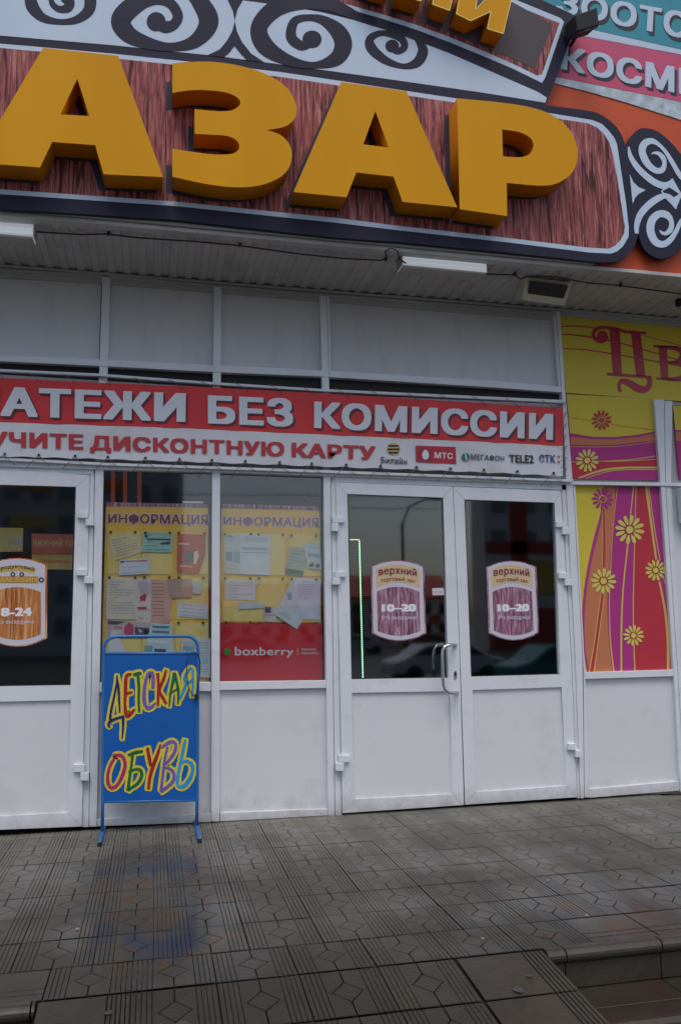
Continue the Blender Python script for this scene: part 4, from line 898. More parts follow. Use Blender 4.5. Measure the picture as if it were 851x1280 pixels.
# ------------------------------------------------------------------ stickers on the door glass
def sticker(name, lab, cat, TL, TR, BR, BL, Y, kind, par_b=.10):
    def uv(u, v):       # v down
        a = (TL[0]+(TR[0]-TL[0])*u, TL[1]+(TR[1]-TL[1])*u); b = (BL[0]+(BR[0]-BL[0])*u, BL[1]+(BR[1]-BL[1])*u)
        return (a[0]+(b[0]-a[0])*v, a[1]+(b[1]-a[1])*v)
    def barrel(u0, u1, v0, v1, bt, bb, n=12):
        P = [uv(u0+(u1-u0)*i/n, v0-bt*(1-(2*i/n-1)**2)) for i in range(n+1)]
        return P+[uv(u1-(u1-u0)*i/n, v1+bb*(1-(2*i/n-1)**2)) for i in range(n+1)]
    s = Q(name, barrel(0, 1, 0, 1, .09, .11), Y, .001, M['stick'], None, 0); tag(s, lab, cat)
    edge = wood('frayed', [(.4, (.2, .05, .12)), (.6, (.4, .25, .3))]) if 0 else None
    Q('wood_edge', barrel(-.035, 1.035, -.008, 1.008, .095, .115), Y+.0012, .0008, M['purplewood'] if kind == 'upper' else M['orangewood'], s, 0)
    if kind == 'upper':
        Q('cream_field', barrel(.07, .93, .035, .32, .075, -.085), Y-.001, .0009, M['cream'], s, 0)
        Q('wood_field', barrel(.08, .92, .375, .97, .075, .075), Y-.001, .0009, M['purplewood'], s, 0)
        text('lettering', 'верхний', [uv(.12, .06), uv(.88, .075), uv(.88, .145), uv(.12, .135)], Y-.002, M['maroon'], s, .03, .0008, arc=.016, xheight=True)
        text('lettering', 'торговый зал', [uv(.16, .20), uv(.84, .21), uv(.84, .245), uv(.16, .24)], Y-.002, M['maroon'], s, .015, .0008, arc=.016, xheight=True)
        text('lettering', '10–20', [uv(.17, .56), uv(.85, .555), uv(.85, .675), uv(.17, .68)], Y-.002, M['printw'], s, .075)
        text('lettering', 'без выходных', [uv(.17, .76), uv(.85, .758), uv(.85, .795), uv(.17, .8)], Y-.002, M['stick'], s, .02, xheight=True)
    else:
        Q('wood_field', barrel(.07, .92, .37, .95, .07, .075), Y-.001, .0009, M['orangewood'], s, 0)
        yb = mat('sticker_yellow_band', (.6, .42, .08), .4)
        Q('name_band', [uv(.1, .05), uv(.3, .015), uv(.5, .0), uv(.7, .015), uv(.84, .045), uv(.8, .115), uv(.65, .085), uv(.5, .075), uv(.33, .085), uv(.12, .115)], Y-.001, .0009, yb, s, 0)
        text('lettering', 'продуктовый', [uv(.15, .048), uv(.8, .048), uv(.8, .08), uv(.15, .08)], Y-.002, mat('sticker_ink', (.05, .04, .06), .5), s, .02, .0008, arc=.02, xheight=True)
        Q('name_band', [uv(.12, .15), uv(.87, .15), uv(.87, .245), uv(.12, .245)], Y-.001, .0009, mat('sticker_orange_band', (.5, .26, .05), .4), s, 0)
        text('lettering', 'МАГАЗИН', [uv(.14, .16), uv(.85, .16), uv(.85, .235), uv(.14, .235)], Y-.002, yb, s, .04)
        for uu in (.42, .58): shape('scroll_ring', [disc(*uv(uu, .125), 3, 12), disc(*uv(uu, .125), 1.6, 12)], Y-.0022, .0009, M['signd'], s)
        shape('scroll_ring', [disc(*uv(.93, .2), 3.4, 12), disc(*uv(.93, .2), 1.8, 12)], Y-.0022, .0009, M['signd'], s)
        text('lettering', '8-24', [uv(.2, .58), uv(.76, .575), uv(.76, .70), uv(.2, .705)], Y-.002, M['printw'], s, .06)
        text('lettering', 'без выходных', [uv(.08, .77), uv(.8, .77), uv(.8, .805), uv(.08, .81)], Y-.002, M['stick'], s, .015, xheight=True)
    return s
SY = -.0285
sticker('door_sticker', 'barrel-shaped sticker with 8-24 on the left door glass', 'sticker', (-13, 706.5), (57, 706.8), (57, 797), (-12, 797.5), SY, 'lower')
sticker('door_sticker', 'purple barrel-shaped 10–20 sticker beside the green light strip', 'sticker', (465.5, 708.5), (528, 709), (530.4, 791), (466.6, 791), SY, 'upper')
sticker('door_sticker', 'purple barrel-shaped 10–20 sticker on the handleless right leaf', 'sticker', (609.5, 709.4), (668, 709.2), (671.2, 790.4), (612.3, 790.6), SY, 'upper')
ss = Q('small_sticker', [(539.8, 735.2), (554.4, 734.8), (555, 743.8), (540.4, 744.2)], SY, .001, M['stick'], None, 0); tag(ss, 'tiny white paper sticker on the glass beside the handle', 'sticker')
Q('print_line', [(541, 739.4), (553.5, 739.2), (553.6, 740.2), (541, 740.4)], SY-.001, .0009, M['board_y'], ss, 0)

# ------------------------------------------------------------------ notice boards behind the two windows
NY = .035
def noticeboard(quad, lab, s, ox, oy, fringe, title, shade):
    e = Q('notice_board', quad, NY, .006, M['board_y'], None, 0); tag(e, lab, 'notice board')
    Q('wood_fringe', fringe, NY-.001, .0009, M['purplewood'], e, 0)
    text('lettering_outline', 'ИНФОРМАЦИЯ', [(title[0][0]-.8, title[0][1]-1), (title[1][0]+.8, title[1][1]-1), (title[2][0]+.8, title[2][1]+1), (title[3][0]-.8, title[3][1]+1)], NY-.002, M['stick'], e, .055)
    text('lettering', 'ИНФОРМАЦИЯ', title, NY-.0035, shade, e, .028)
    return e
def z1(P): return [(125+x/5.869, 620+y/5.869) for x, y in P]
def z2(P): return [(270+x/5.33, 620+y/5.33) for x, y in P]
nb1 = noticeboard(z1([(45, 45), (795, 60), (800, 1380), (10, 1380)]), 'yellow notice board crowded with papers behind the window left of the plain one', 5.869, 125, 620, z1([(45, 45), (795, 60), (796, 84), (44, 76)]), z1([(62, 130), (795, 136), (795, 208), (60, 198)]), M['maroon'])
nb2 = noticeboard(z2([(38, 52), (690, 70), (701, 845), (25, 842)]), 'yellow notice board with fewer papers above the red panel', 5.33, 270, 620, z2([(38, 52), (690, 70), (690, 98), (38, 82)]), z2([(50, 136), (684, 144), (682, 205), (50, 193)]), mat('faded_maroon', (.27, .07, .16), .5))
def pocket(nb, f, P):
    Q('pocket', f(P), NY-.003, .0015, M['pocket'], nb, 0)
for P in ([(58, 262), (300, 262), (300, 570), (50, 570)], [(310, 265), (535, 268), (530, 575), (310, 572)], [(565, 272), (790, 278), (795, 575), (560, 572)], [(50, 592), (300, 594), (300, 900), (45, 900)], [(310, 594), (530, 598), (530, 905), (308, 902)], [(560, 598), (795, 602), (795, 905), (560, 902)], [(560, 925), (795, 930), (795, 1300), (560, 1300)], [(45, 915), (300, 918), (300, 1300), (40, 1300)], [(310, 918), (535, 922), (535, 1300), (308, 1300)]): pocket(nb1, z1, P)
for P in ([(50, 248), (270, 252), (270, 525), (45, 520)], [(275, 254), (460, 256), (462, 530), (275, 527)], [(490, 258), (690, 264), (700, 535), (490, 532)], [(50, 545), (268, 547), (268, 835), (42, 832)], [(272, 547), (462, 549), (465, 838), (272, 836)], [(490, 550), (690, 553), (698, 838), (490, 838)]): pocket(nb2, z2, P)
for P in ((80, 265), (260, 265), (335, 270), (513, 270), (580, 270), (768, 275), (70, 597), (260, 597), (328, 597), (510, 597), (580, 598), (760, 600), (578, 930), (757, 930)):
    c = z1([P])[0]; shape('pin', [disc(*c, 1.7, 8)], NY-.014, .008, M['black'], nb1)
for P in ((60, 254), (233, 254), (285, 256), (447, 258), (505, 262), (667, 264), (62, 548), (230, 548), (288, 548), (445, 550), (506, 552), (668, 554), (68, 842), (230, 842), (290, 843), (450, 844), (667, 845)):
    c = z2([P])[0]; shape('pin', [disc(*c, 1.5, 8)], NY-.014, .008, M['black'], nb2)
papern = 0
def paper(f, P, col, lab, lines=0, ink=(.18, .17, .2), marks=(), dx=.5, fillc=None, acc=()):
    """loose sheet: slightly curled quad with faint printed rows"""
    global papern; papern += 1
    Y = NY-.006-.0016*(papern % 5)-.0004*papern/20
    m_ = mat('paper', col, .6, .3, .1, 8, .04, 6)
    q = f(P); s = Q('notice_sheet', q, Y, .0008, m_, None, 0); tag(s, lab, 'paper notice', 'papers pinned to the notice boards')
    im = mat('ink', tuple(.55*a+.45*b for a, b in zip(ink, col)), .6)
    if len(q) == 4 and lines:
        tl, tr, br, bl = q; rng_ = random.Random(papern)
        def uv(u, v):
            a = (tl[0]+(tr[0]-tl[0])*u, tl[1]+(tr[1]-tl[1])*u); b = (bl[0]+(br[0]-bl[0])*u, bl[1]+(br[1]-bl[1])*u); return (a[0]+(b[0]-a[0])*v, a[1]+(b[1]-a[1])*v)
        parts = []; top_ = .1
        for k in range(lines):
            v = top_+(.84-top_)*k/max(1, lines-1); u = rng_.uniform(.08, .16)
            while u < .9:
                w = rng_.uniform(.05, .16); u2 = min(u+w, .92)
                qq = [uv(u, v), uv(u2, v), uv(u2, v+.32/max(lines, 6)), uv(u, v+.32/max(lines, 6))]
                vv = [at(a, b, Y-.0006) for a, b in qq]; parts.append((vv, [[0, 1, 2, 3]])); u = u2+.02
                if rng_.random() < .12: break
        o = join_raw('printed_rows', parts, im, s)
    for mk_ in marks:
        Q('printed_block', f(mk_[0]), Y-.001, .0006, mat('ink_block', mk_[1], .6), s, 0)
    return s
paper(z1, [(62, 310), (285, 270), (315, 410), (105, 475)], (.60, .50, .28), 'tilted cream sheet at the top left of the left notice board', 7)
paper(z1, [(320, 265), (535, 270), (530, 415), (308, 410)], (.30, .48, .42), 'mint green leaflet pinned at the top of the left notice board', 5, (.04, .07, .07), [([(330, 285), (350, 285), (352, 305), (332, 305)], (.03, .03, .04)), ([(350, 312), (520, 314), (520, 326), (350, 324)], (.03, .05, .06)), ([(440, 345), (520, 330), (515, 355), (450, 358)], (.03, .03, .04))])
paper(z1, [(570, 278), (775, 283), (770, 430), (725, 570), (565, 560)], (.48, .09, .05), 'red and orange poster with white figures on the left notice board', 0, marks=[([(575, 345), (660, 347), (660, 358), (575, 356)], (.6, .5, .45)), ([(612, 430), (640, 395), (680, 410), (690, 460), (650, 495), (615, 480)], (.12, .11, .12)), ([(620, 440), (640, 425), (660, 445), (640, 470)], (.6, .55, .5)), ([(690, 410), (715, 400), (728, 440), (705, 500), (688, 500)], (.6, .56, .5)), ([(585, 505), (680, 515), (680, 525), (585, 517)], (.55, .4, .3))])
paper(z1, [(145, 470), (365, 455), (365, 570), (140, 580)], (.55, .57, .64), 'white ticket sheet with fringe under the tilted cream sheet', 3, (.2, .22, .35), [([(190, 475), (350, 470), (350, 478), (190, 484)], (.5, .1, .08)), ([(150, 478), (180, 476), (180, 488), (150, 490)], (.05, .05, .08))])
paper(z1, [(50, 595), (275, 600), (275, 905), (45, 905)], (.58, .53, .44), 'large cream typed sheet in the middle of the left notice board', 13)
paper(z1, [(275, 605), (375, 608), (375, 945), (268, 942)], (.58, .53, .47), 'narrow sheet with pink mark beside the large cream sheet', 5, (.4, .2, .25), [([(285, 620), (360, 625), (365, 690), (340, 720), (300, 700), (280, 660)], (.42, .36, .45)), ([(290, 740), (330, 715), (345, 725), (335, 770), (300, 770)], (.4, .03, .08)), ([(275, 812), (345, 812), (345, 832), (275, 832)], (.45, .03, .06))])
paper(z1, [(377, 610), (490, 620), (530, 745), (510, 930), (377, 935)], (.56, .32, .25), 'salmon pink sheet with curled corner on the left notice board', 0, marks=[([(385, 640+i*26), (470, 642+i*26), (470, 646+i*26), (385, 644+i*26)], (.2, .08, .08)) for i in range(10)])
paper(z1, [(492, 608), (675, 605), (675, 745), (512, 745)], (.42, .29, .22), 'brown kraft sheet curling at its left edge', 3, (.3, .2, .15))
paper(z1, [(680, 625), (745, 628), (740, 720), (682, 715)], (.45, .50, .52), 'small pale blue slip right of the brown sheet', 3)
paper(z1, [(575, 780), (795, 800), (785, 905), (568, 880)], (.55, .56, .60), 'white card with a dark heading at the right of the left notice board', 4, (.2, .22, .3))
paper(z1, [(55, 910), (370, 930), (370, 1042), (60, 1040)], (.45, .36, .40), 'picture flyer with a pink shape below the large cream sheet', 0, marks=[([(180, 960), (215, 925), (245, 945), (250, 1020), (210, 1035), (178, 1005)], (.42, .03, .11)), ([(105, 955), (165, 960), (165, 975), (105, 970)], (.45, .15, .12)), ([(255, 960), (365, 970), (360, 1030), (260, 1030)], (.08, .06, .08)), ([(280, 970), (300, 965), (310, 1000), (285, 1010)], (.5, .35, .38)), ([(325, 985), (350, 980), (350, 1010), (330, 1012)], (.5, .3, .35)), ([(60, 915), (200, 922), (120, 945), (60, 940)], (.08, .06, .1)), ([(100, 985), (160, 985), (160, 1010), (110, 1010)], (.55, .5, .5))])
paper(z1, [(378, 930), (530, 940), (545, 1160), (325, 1160)], (.45, .55, .58), 'light blue printed leaflet behind the street sign arch', 0, marks=[([(385, 950), (510, 955), (510, 972), (385, 968)], (.05, .2, .28)), ([(385, 985), (510, 990), (510, 1008), (385, 1004)], (.07, .2, .28)), ([(400, 1120), (485, 1122), (485, 1145), (400, 1143)], (.04, .05, .08)), ([(340, 1050), (500, 1062), (500, 1085), (345, 1075)], (.6, .62, .62)), ([(330, 1095), (390, 1098), (385, 1140), (330, 1140)], (.15, .32, .38))])
paper(z1, [(88, 985), (110, 985), (205, 1160), (45, 1160)], (.58, .58, .62), 'folded white corner sheet behind the left end of the street sign', 0)
paper(z1, [(600, 1045), (812, 1045), (808, 1330), (590, 1330)], (.52, .56, .58), 'white printed form low at the right of the left notice board', 12, (.2, .25, .3), [([(610, 1100), (690, 1105), (690, 1135), (610, 1130)], (.2, .35, .45)), ([(600, 1180), (790, 1185), (790, 1230), (600, 1225)], (.35, .48, .55))])
paper(z1, [(608, 38), (758, 40), (758, 54), (608, 52)], (.6, .6, .62), 'white slip on the top edge of the left notice board', 0)
paper(z2, [(58, 258), (165, 253), (165, 520), (55, 515)], (.50, .52, .48), 'faded blue flyer at the top left of the right notice board', 3, (.35, .4, .42), [([(68, 258), (108, 262), (108, 278), (68, 274)], (.15, .3, .42)), ([(66, 370), (110, 372), (110, 435), (66, 430)], (.2, .3, .34)), ([(120, 365), (160, 370), (160, 450), (115, 440)], (.3, .38, .4))])
paper(z2, [(163, 250), (362, 256), (362, 527), (160, 520)], (.56, .59, .64), 'white half-printed sheet top centre of the right notice board', 0, marks=[([(185, 275+i*11), (340, 280+i*11), (340, 283+i*11), (185, 278+i*11)], (.3, .33, .38)) for i in range(3)]+[([(175, 340), (350, 345), (350, 362), (175, 356)], (.36, .38, .4)), ([(170, 374), (352, 378), (352, 381), (170, 377)], (.12, .14, .2))])
paper(z2, [(490, 335), (605, 350), (580, 535), (460, 515)], (.36, .40, .36), 'grey green flyer with dark foot on the right notice board', 7, (.15, .2, .2), [([(463, 480), (582, 500), (578, 530), (462, 512)], (.06, .12, .12))])
paper(z2, [(585, 315), (690, 325), (702, 490), (608, 482)], (.48, .55, .57), 'white and blue coupon at the right side of the right notice board', 2, (.2, .3, .35), [([(612, 380), (692, 388), (692, 410), (612, 402)], (.15, .33, .42)), ([(620, 455), (650, 440), (652, 470), (622, 475)], (.05, .06, .08)), ([(662, 455), (690, 450), (690, 475), (664, 476)], (.05, .06, .08))])
paper(z2, [(65, 560), (262, 562), (262, 692), (60, 690)], (.55, .57, .60), 'white typed card at the left of the right notice board', 6, (.25, .27, .33))
paper(z2, [(262, 562), (300, 556), (296, 585), (264, 598)], (.55, .50, .40), 'tiny cream scrap beside the white typed card', 0)
paper(z2, [(150, 705), (320, 708), (320, 745), (148, 755)], (.42, .52, .52), 'long pale blue strip below the white typed card', 1, (.15, .35, .45))
paper(z2, [(322, 735), (400, 740), (402, 840), (320, 836)], (.55, .50, .50), 'small sheet with a dark blue mark above the red panel', 0, marks=[([(325, 738), (368, 740), (366, 780), (326, 778)], (.10, .08, .22)), ([(338, 745), (355, 746), (354, 775), (340, 773)], (.55, .4, .4)), ([(322, 790), (398, 793), (398, 797), (322, 794)], (.5, .08, .08))])
paper(z2, [(505, 560), (575, 830), (540, 888), (380, 785)], (.50, .54, .57), 'slanting white sheet hanging over the red panel', 0, marks=[([(470, 650), (500, 640), (508, 690), (480, 690)], (.12, .35, .45)), ([(425, 770), (510, 820), (505, 826), (422, 776)], (.35, .4, .45))])
paper(z2, [(515, 540), (700, 555), (690, 825), (505, 815)], (.55, .58, .68), 'blank-looking white page in front of the slanting sheet', 0, marks=[([(575, 566), (635, 570), (635, 576), (575, 572)], (.3, .32, .42))]+[([(545, 585+i*15), (670-i*9, 592+i*15), (670-i*9, 595+i*15), (545, 588+i*15)], (.36, .38, .48)) for i in range(7)])
bxp = Q('parcel_service_panel', z2([(22, 843), (706, 846), (712, 1236), (18, 1240)]), NY-.004, .004, M['boxred'], None, 0); tag(bxp, 'glossy red parcel service panel with white lowercase name in the window', 'sign')
shape('green_dot', [disc(284, 814.6, 4.4, 20)], NY-.0055, .001, M['green'], bxp)
text('lettering', 'boxberry', [(293.6, 812), (366.8, 812.6), (366.6, 818.8), (293.6, 819.2)], NY-.0055, M['stick'], bxp, .02, xheight=True)
Q('divider', [(371.6, 809.5), (372.2, 809.5), (372.2, 818.6), (371.6, 818.6)], NY-.0055, .001, M['stick'], bxp, 0)
text('lettering', 'письма', [(376.4, 811), (394.5, 811), (394.5, 813.2), (376.4, 813.2)], NY-.0055, M['stick'], bxp, .01, xheight=True)
text('lettering', 'посылки', [(376.4, 815.6), (397.6, 815.6), (397.6, 817.8), (376.4, 817.8)], NY-.0055, M['stick'], bxp, .01, xheight=True)

# LED strip inside the double door
def led():
    e = empty('light_strip', tuple(at(449, 760, .14))); tag(e, 'thin green-white light strip shining behind the double door glass', 'light strip')
    em = mat('led_green', (.1, .1, .1), .5, emit=(.45, 1.0, .62), estr=2.2); ey = mat('led_yellow', (.1, .1, .1), .5, emit=(1.0, .85, .4), estr=1.3)
    parts = []
    for k in range(64):
        t = k/63; c = at(449+4.4*t, 677+169*t, .14); parts.append(boxraw(c.x-.0045, c.x+.0045, c.y-.003, c.y+.001, c.z-.0032, c.z+.0032))
    o = join_raw('diode', parts, em, e); o['kind'] = 'stuff'
    parts = []
    for k in range(8):
        c = at(438+10.5*k/7, 674.6, .14); parts.append(boxraw(c.x-.003, c.x+.003, c.y-.003, c.y+.001, c.z-.003, c.z+.003))
    o = join_raw('diode', parts, ey, e); o['kind'] = 'stuff'
    tube('strip_backing', [at(449, 675.5, .146), at(453.5, 848, .146)], .006, M['stick'], e, 4)
led()

# things dimly seen in the hall
def inner_sign(q, Y, m_, lab, txt=None, tq=None, tm=None):
    s = Q('hall_sign', q, Y, .03, m_, None, 0); tag(s, lab, 'sign')
    if txt: text('lettering', txt, tq, Y-.003, tm or M['stick'], s, .03)
    return s
dr = mat('hall_red_glow', (.45, .10, .05), .5, emit=(.45, .08, .03), estr=.10); dor = mat('hall_orange', (.55, .22, .04), .5); dyl = mat('hall_yellow_glow', (.5, .38, .12), .5, emit=(.5, .33, .1), estr=.10)  # faint glow added to red and yellow to brighten things in the dark hall
inner_sign([(-20, 659), (29, 660), (28, 689), (-20, 690)], .22, dyl, 'yellow edged hall sign at the left picture edge', 'НИ', [(11, 673), (27, 673), (27, 681), (11, 681)])
inner_sign([(40, 667), (92, 668), (91, 692), (40, 692)], .25, dr, 'dim red hall sign with pale letters behind the left door', 'НИЖНИЙ ТО', [(42, 675), (92, 676), (92, 683), (42, 682)], dyl)
inner_sign([(40, 692.5), (91, 693), (90, 712), (40, 711)], .27, dyl, 'dim yellow hall sign under the red one', 'ПРОДУКТЫ', [(50, 699), (87, 700), (87, 704), (50, 703)], dr)
for i, xx in enumerate((139, 154, 172)):
    q = Q('hall_post', [(xx, 586), (xx+5, 586), (xx+5, 640), (xx, 640)], .3, .03, dr, None, 0); tag(q, ['leftmost', 'middle', 'rightmost'][i]+' dim red bar seen above the left notice board', 'post', 'red bars in the hall')

# ------------------------------------------------------------------ blue street sign with hand-painted letters
PY = -.2
st = empty('street_sign', (0, PY, 0)); tag(st, 'blue framed standing board with hand-painted children\'s shoes lettering', 'street sign')
def z3(P): return [(120+p[0]/6.08, 810+p[1]/6.08)+((p[2]/6.08,) if len(p) > 2 else ()) for p in P]
Q('board', [(130.2, 817.5), (246.6, 817), (245.8, 1000), (129.4, 1002.8)], PY, .008, M['blue'], st, .001)
arch = [(128.4, 1030), (128.7, 1003), (129.2, 900), (129.8, 815), (130.2, 808), (133, 801.5), (138.5, 797.4), (146, 795.8), (190, 795.4), (234, 795.4), (240.5, 797), (245, 801), (247.3, 807), (247.8, 815), (247.2, 900), (246.6, 1001), (246, 1045)]
A3 = [at(x, y, PY+.004) for x, y in arch]
A3[0].z = .022; A3[-1].z = .022
tube('frame_tube', A3, .0105, M['bluet'], st, 10)
tube('cross_bar', [at(130, 817, PY+.004), at(247.6, 816.6, PY+.004)], .009, M['bluet'], st, 8)
tube('cross_bar', [at(129, 1002.5, PY+.004), at(246.6, 1000.4, PY+.004)], .007, M['bluet'], st, 8)
for x, y1, y0 in ((A3[0].x, -.46, .0), (A3[-1].x, -.535, -.02)):
    f = box('foot', x-.011, x+.011, y1, y0, .003, .025, M['bluet'], st, .003)
    box('foot_cap', x-.012, x+.012, y1-.006, y1+.015, .0, .024, M['black'], f, .002)
PC = {'navy': paint('navy_paint', (.012, .02, .14)), 'red': paint('red_paint', (.38, .012, .015)), 'green': paint('green_paint', (.005, .13, .045)), 'purple': paint('purple_paint', (.17, .10, .42)), 'sky': paint('sky_paint', (.02, .30, .62)), 'mag': paint('magenta_paint', (.42, .02, .13))}
STR = [('navy', [[(162, 205, 4), (160, 260, 8), (142, 360, 9), (120, 460, 10), (108, 545, 10)], [(160, 215, 6), (172, 300, 9), (178, 400, 8), (182, 490, 7)], [(108, 605, 7), (97, 578, 10), (118, 553, 12), (160, 535, 11), (205, 520, 10), (214, 512, 6)], [(207, 525, 11), (208, 600, 9), (203, 660, 6), (200, 695, 3)]]),
       ('red', [[(272, 200, 10), (240, 205, 11), (228, 240, 12), (226, 330, 13), (222, 420, 12), (228, 490, 14), (242, 518, 15), (270, 495, 13), (298, 462, 6)], [(228, 350, 12), (255, 340, 11), (280, 335, 7)]]),
       ('green', [[(285, 205, 12), (315, 197, 16), (348, 190, 11)], [(320, 205, 12), (328, 300, 10), (326, 400, 10), (331, 488, 8)]]),
       ('purple', [[(433, 310, 12), (436, 240, 12), (430, 195, 14), (402, 195, 13), (380, 250, 12), (368, 330, 13), (370, 410, 13), (392, 455, 14), (425, 448, 13), (455, 415, 7)]]),
       ('red', [[(470, 190, 12), (476, 280, 11), (474, 370, 10), (472, 440, 8)], [(535, 165, 8), (515, 235, 13), (484, 320, 10), (505, 370, 13), (535, 425, 12)]]),
       ('green', [[(592, 185, 8), (590, 240, 12), (570, 330, 8), (557, 445, 6)], [(595, 190, 14), (615, 260, 12), (628, 340, 10), (624, 428, 6)], [(556, 350, 7), (590, 328, 8), (628, 308, 8)]]),
       ('sky', [[(742, 175, 8), (722, 155, 10), (695, 185, 13), (676, 225, 12), (684, 262, 12), (715, 258, 11), (738, 235, 9)], [(736, 180, 9), (738, 280, 9), (732, 370, 7)], [(690, 265, 10), (668, 320, 10), (640, 390, 7)]]),
       ('mag', [[(140, 820, 12), (185, 815, 13), (215, 845, 13), (222, 900, 13), (200, 975, 13), (160, 1045, 12), (118, 1062, 14), (94, 1025, 12), (92, 960, 11), (110, 895, 11), (135, 850, 10), (150, 820, 7)]]),
       ('green', [[(358, 785, 12), (300, 795, 12), (245, 815, 10)], [(280, 812, 10), (270, 900, 9), (255, 1000, 10), (245, 1085, 12)], [(250, 945, 9), (300, 922, 10), (340, 930, 12), (348, 975, 13), (318, 1030, 13), (275, 1060, 11), (245, 1085, 9)]]),
       ('red', [[(393, 755, 11), (403, 820, 13), (418, 900, 11)], [(492, 730, 6), (472, 800, 13), (438, 890, 13), (412, 980, 12), (400, 1075, 11)]]),
       ('purple', [[(497, 762, 8), (530, 735, 13), (578, 712, 13), (608, 735, 12), (598, 790, 12), (560, 850, 12), (515, 900, 9), (560, 918, 11), (592, 950, 13), (588, 1010, 13), (545, 1055, 14), (490, 1092, 14)], [(545, 750, 10), (525, 840, 10), (512, 950, 10), (495, 1080, 11)]]),
       ('sky', [[(680, 695, 10), (665, 770, 12), (645, 870, 12), (625, 960, 13), (618, 1040, 13)], [(632, 885, 10), (680, 860, 11), (725, 880, 14), (735, 930, 14), (712, 1000, 15), (660, 1055, 15), (615, 1045, 10)]])]
random.seed(21)
halo = []
for c, strokes in STR:
    for s in strokes:
        P = [(x+random.uniform(-2, 2), y, w+17.5) for x, y, w in s]
        # round the ends
        a, b = P[0], P[1]; d = math.hypot(a[0]-b[0], a[1]-b[1]) or 1; P = [(a[0]+(a[0]-b[0])/d*13, a[1]+(a[1]-b[1])/d*13, a[2]*.55)]+P
        a, b = P[-1], P[-2]; d = math.hypot(a[0]-b[0], a[1]-b[1]) or 1; P = P+[(a[0]+(a[0]-b[0])/d*13, a[1]+(a[1]-b[1])/d*13, a[2]*.55)]
        halo.append(P)
for k, P in enumerate(halo): ribbon('lettering_halo', z3(P), PY-.0012-.00004*k, .0012, M['ypaint'], st, 6)
for k, (c, strokes) in enumerate(STR):
    V, F = [], []
    for j, s in enumerate(strokes):
        P = [(x, y, w*random.uniform(.88, 1.08)) for x, y, w in s]
        v, f = ribbon_raw(z3(P), PY-.0036-.0003*j, .001, 7)
        b = len(V); V += v; F += [[i+b for i in q] for q in f]
    mk('painted_letter', V, F, PC[c], st)
w_ = tube('wire_loop', [at(x, y, PY-.02+d) for x, y, d in [(246, 872, 0), (240, 868, 0), (235.5, 858, -.01), (233.6, 845, -.015), (234, 828, -.015), (237, 818, -.01), (243, 814.5, 0), (248.5, 819, .01), (250.3, 828, .02), (250, 842, .02), (247.6, 855, .01), (246.6, 868, 0)]], .003, M['black'], None, 6); tag(w_, 'thin black wire loop hanging on the street sign\'s right post', 'wire')
kn = at(246, 870, PY-.015); box('wire_knot', kn.x-.014, kn.x+.012, PY-.035, PY-.008, kn.z-.022, kn.z+.016, M['black'], w_, .004)

# ------------------------------------------------------------------ across the square (seen only as reflections in the glass)
def house(name, lab, x0, x1, y, dep, h, wallm, bands, nx, nz, roof=None, winm=None, grp=None):
    e = empty(name, ((x0+x1)/2, y, LOW)); tag(e, lab, 'building', grp)
    box('wall', x0, x1, y-dep, y, LOW, h, wallm, e)
    wm = winm or M['dark']; V = []
    for i in range(nx):
        for j in range(nz):
            xa = x0+(x1-x0)*(i+.25)/nx; xb = x0+(x1-x0)*(i+.75)/nx; za = LOW+1+(h-LOW-1.2)*(j+.2)/nz; zb = LOW+1+(h-LOW-1.2)*(j+.75)/nz
            box('window', xa, xb, y+.01, y+.06, za, zb, wm, e)
    for (xa, xb, za, zb, m_) in bands: box('band', xa, xb, y+.005, y+.12, za, zb, m_, e)
    if roof:
        xm = (x0+x1)/2; prism3('roof', [(x0-.5, y+.5, h), (x1+.5, y+.5, h), (x1+.5, y-dep/2, h+roof), (x0-.5, y-dep/2, h+roof)], (0, 0, -.2), roofm, e)
        prism3('roof', [(x0-.5, y-dep-.5, h), (x1+.5, y-dep-.5, h), (x1+.5, y-dep/2, h+roof), (x0-.5, y-dep/2, h+roof)], (0, 0, -.2), roofm, e)
    return e
roofm = mat('red_roof', (.50, .05, .035), .6)
cream_w = mat('cream_render', (.78, .76, .70), .7, var=.1); grey_w = mat('grey_render', (.55, .55, .56), .7, var=.15); red_w = mat('red_render', (.50, .07, .045), .7); yel_w = mat('yellow_render', (.75, .52, .10), .7)
balc_y = mat('balcony_yellow', (.80, .55, .16), .6); balc_o = mat('balcony_orange', (.75, .24, .07), .6)
house('apartment_block', 'tall grey apartment block across the square, behind the camera', -30, 2.2, -62, 14, 32, grey_w, [(x, x+3.2, z, z+1.1, m_) for x in (-26, -16, -11, -5.5) for z in (3, 6, 9, 12, 15, 18, 21) for m_ in ((balc_y if (z//3) % 2 else balc_o),)], 16, 12, winm=mat('far_window', (.22, .24, .26), .3))
for i, (a, b, hh) in enumerate(((6, 17, 3.2), (18.5, 29, 4.0), (-1, 5.2, 2.8))):
    house('terrace_house', ['cream low house with red roof, middle one across the square', 'cream low house with red roof, nearest the tower block', 'narrow cream house with red roof beside the grey block'][i], a, b, -74+i, 9, hh, cream_w, [(a+k*2.6+.4, a+k*2.6+1.5, z, z+.8, red_w) for k in range(int((b-a)/2.6)) for z in (-.3, 1.5)], int((b-a)/1.6), 2, 2.4, grp='low houses across the square')
house('tower_block', 'cream block with red and yellow bands to the side of the square', 26.6, 50, -58, 3, 26, cream_w, [(28.9, 30.3, 2.7, 25.6, red_w), (26.7, 49, 7.1, 8.1, red_w), (30.4, 49.9, 3.7, 6.6, yel_w), (26.7, 49.9, LOW, 2.6, red_w)], 9, 8, winm=mat('block_window', (.22, .24, .25), .3))
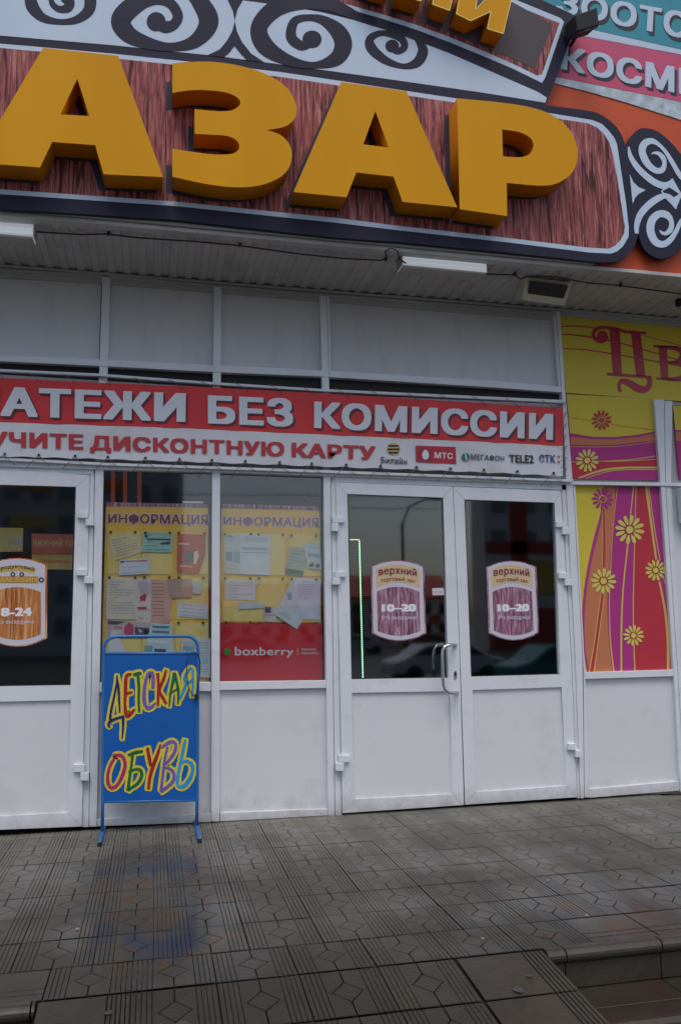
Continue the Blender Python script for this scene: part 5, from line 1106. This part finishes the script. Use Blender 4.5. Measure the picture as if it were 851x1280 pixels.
def lamp_post(x, y, hgt, lab):
    e = empty('street_lamp', (x, y, LOW)); tag(e, lab, 'street lamp', 'street lamps on the square')
    tube('pole', [(x, y, LOW), (x, y, hgt-1)], .09, M['lampdark'], e); tube('arm', [(x, y, hgt-1), (x+.3, y, hgt-.2), (x+1.4, y, hgt+.3)], .05, M['lampdark'], e)
    box('lamp_head', x+1.3, x+2.1, y-.15, y+.15, hgt+.2, hgt+.38, M['trim'], e, .03)
lamp_post(12.2, -34, 7.4, 'curved grey street lamp standing before the low houses'); lamp_post(-9, -38, 8, 'curved grey street lamp standing before the grey block')
def car(x, y, c, lab, rot=0):
    e = empty('parked_car', (x, y, LOW)); tag(e, lab, 'car', 'cars parked across the square')
    bm_ = mat('car_paint', c, .25, coat=.5)
    prof = [(-2.1, .35), (-2.1, .75), (-1.5, .95), (-.9, 1.4), (.8, 1.42), (1.5, .98), (2.05, .85), (2.1, .35)]
    prism3('body', [(x+a, y+.85, LOW+b) for a, b in prof], (0, -1.7, 0), bm_, e, .06)
    prism3('side_window', [(x+a, y+.862, LOW+b) for a, b in [(-1.3, 1.0), (-.8, 1.33), (.7, 1.34), (1.25, 1.0)]], (0, -1.724, 0), M['lampglass'], e)
    for wx in (-1.35, 1.35):
        for wy in (.8, -.8):
            tube('wheel', [(x+wx, y+wy-.1, LOW+.32), (x+wx, y+wy+.1, LOW+.32)], .32, M['black'], e, 14)
car(14, -52, (.6, .6, .62), 'white parked car across the square'); car(20, -54, (.3, .02, .03), 'dark red parked car on the square'); car(10.2, -23, (.75, .75, .77), 'white parked car nearest the steps'); car(12.9, -19, (.02, .20, .19), 'teal parked car nearest the steps'); car(6, -50, (.35, .37, .4), 'silver parked car on the square')
wires = []
for i, (z, z2) in enumerate(((7.2, 8.4), (8.1, 9.0), (9.6, 10.6))):
    wv = tube('overhead_wire', [(-40+t*8, -33-i, z+(z2-z)*t/12-.9*math.sin(math.pi*t/12)) for t in range(13)], .02, M['black'], None, 4); tag(wv, ['lowest', 'middle', 'highest'][i]+' overhead wire crossing the square', 'wire', 'overhead wires')
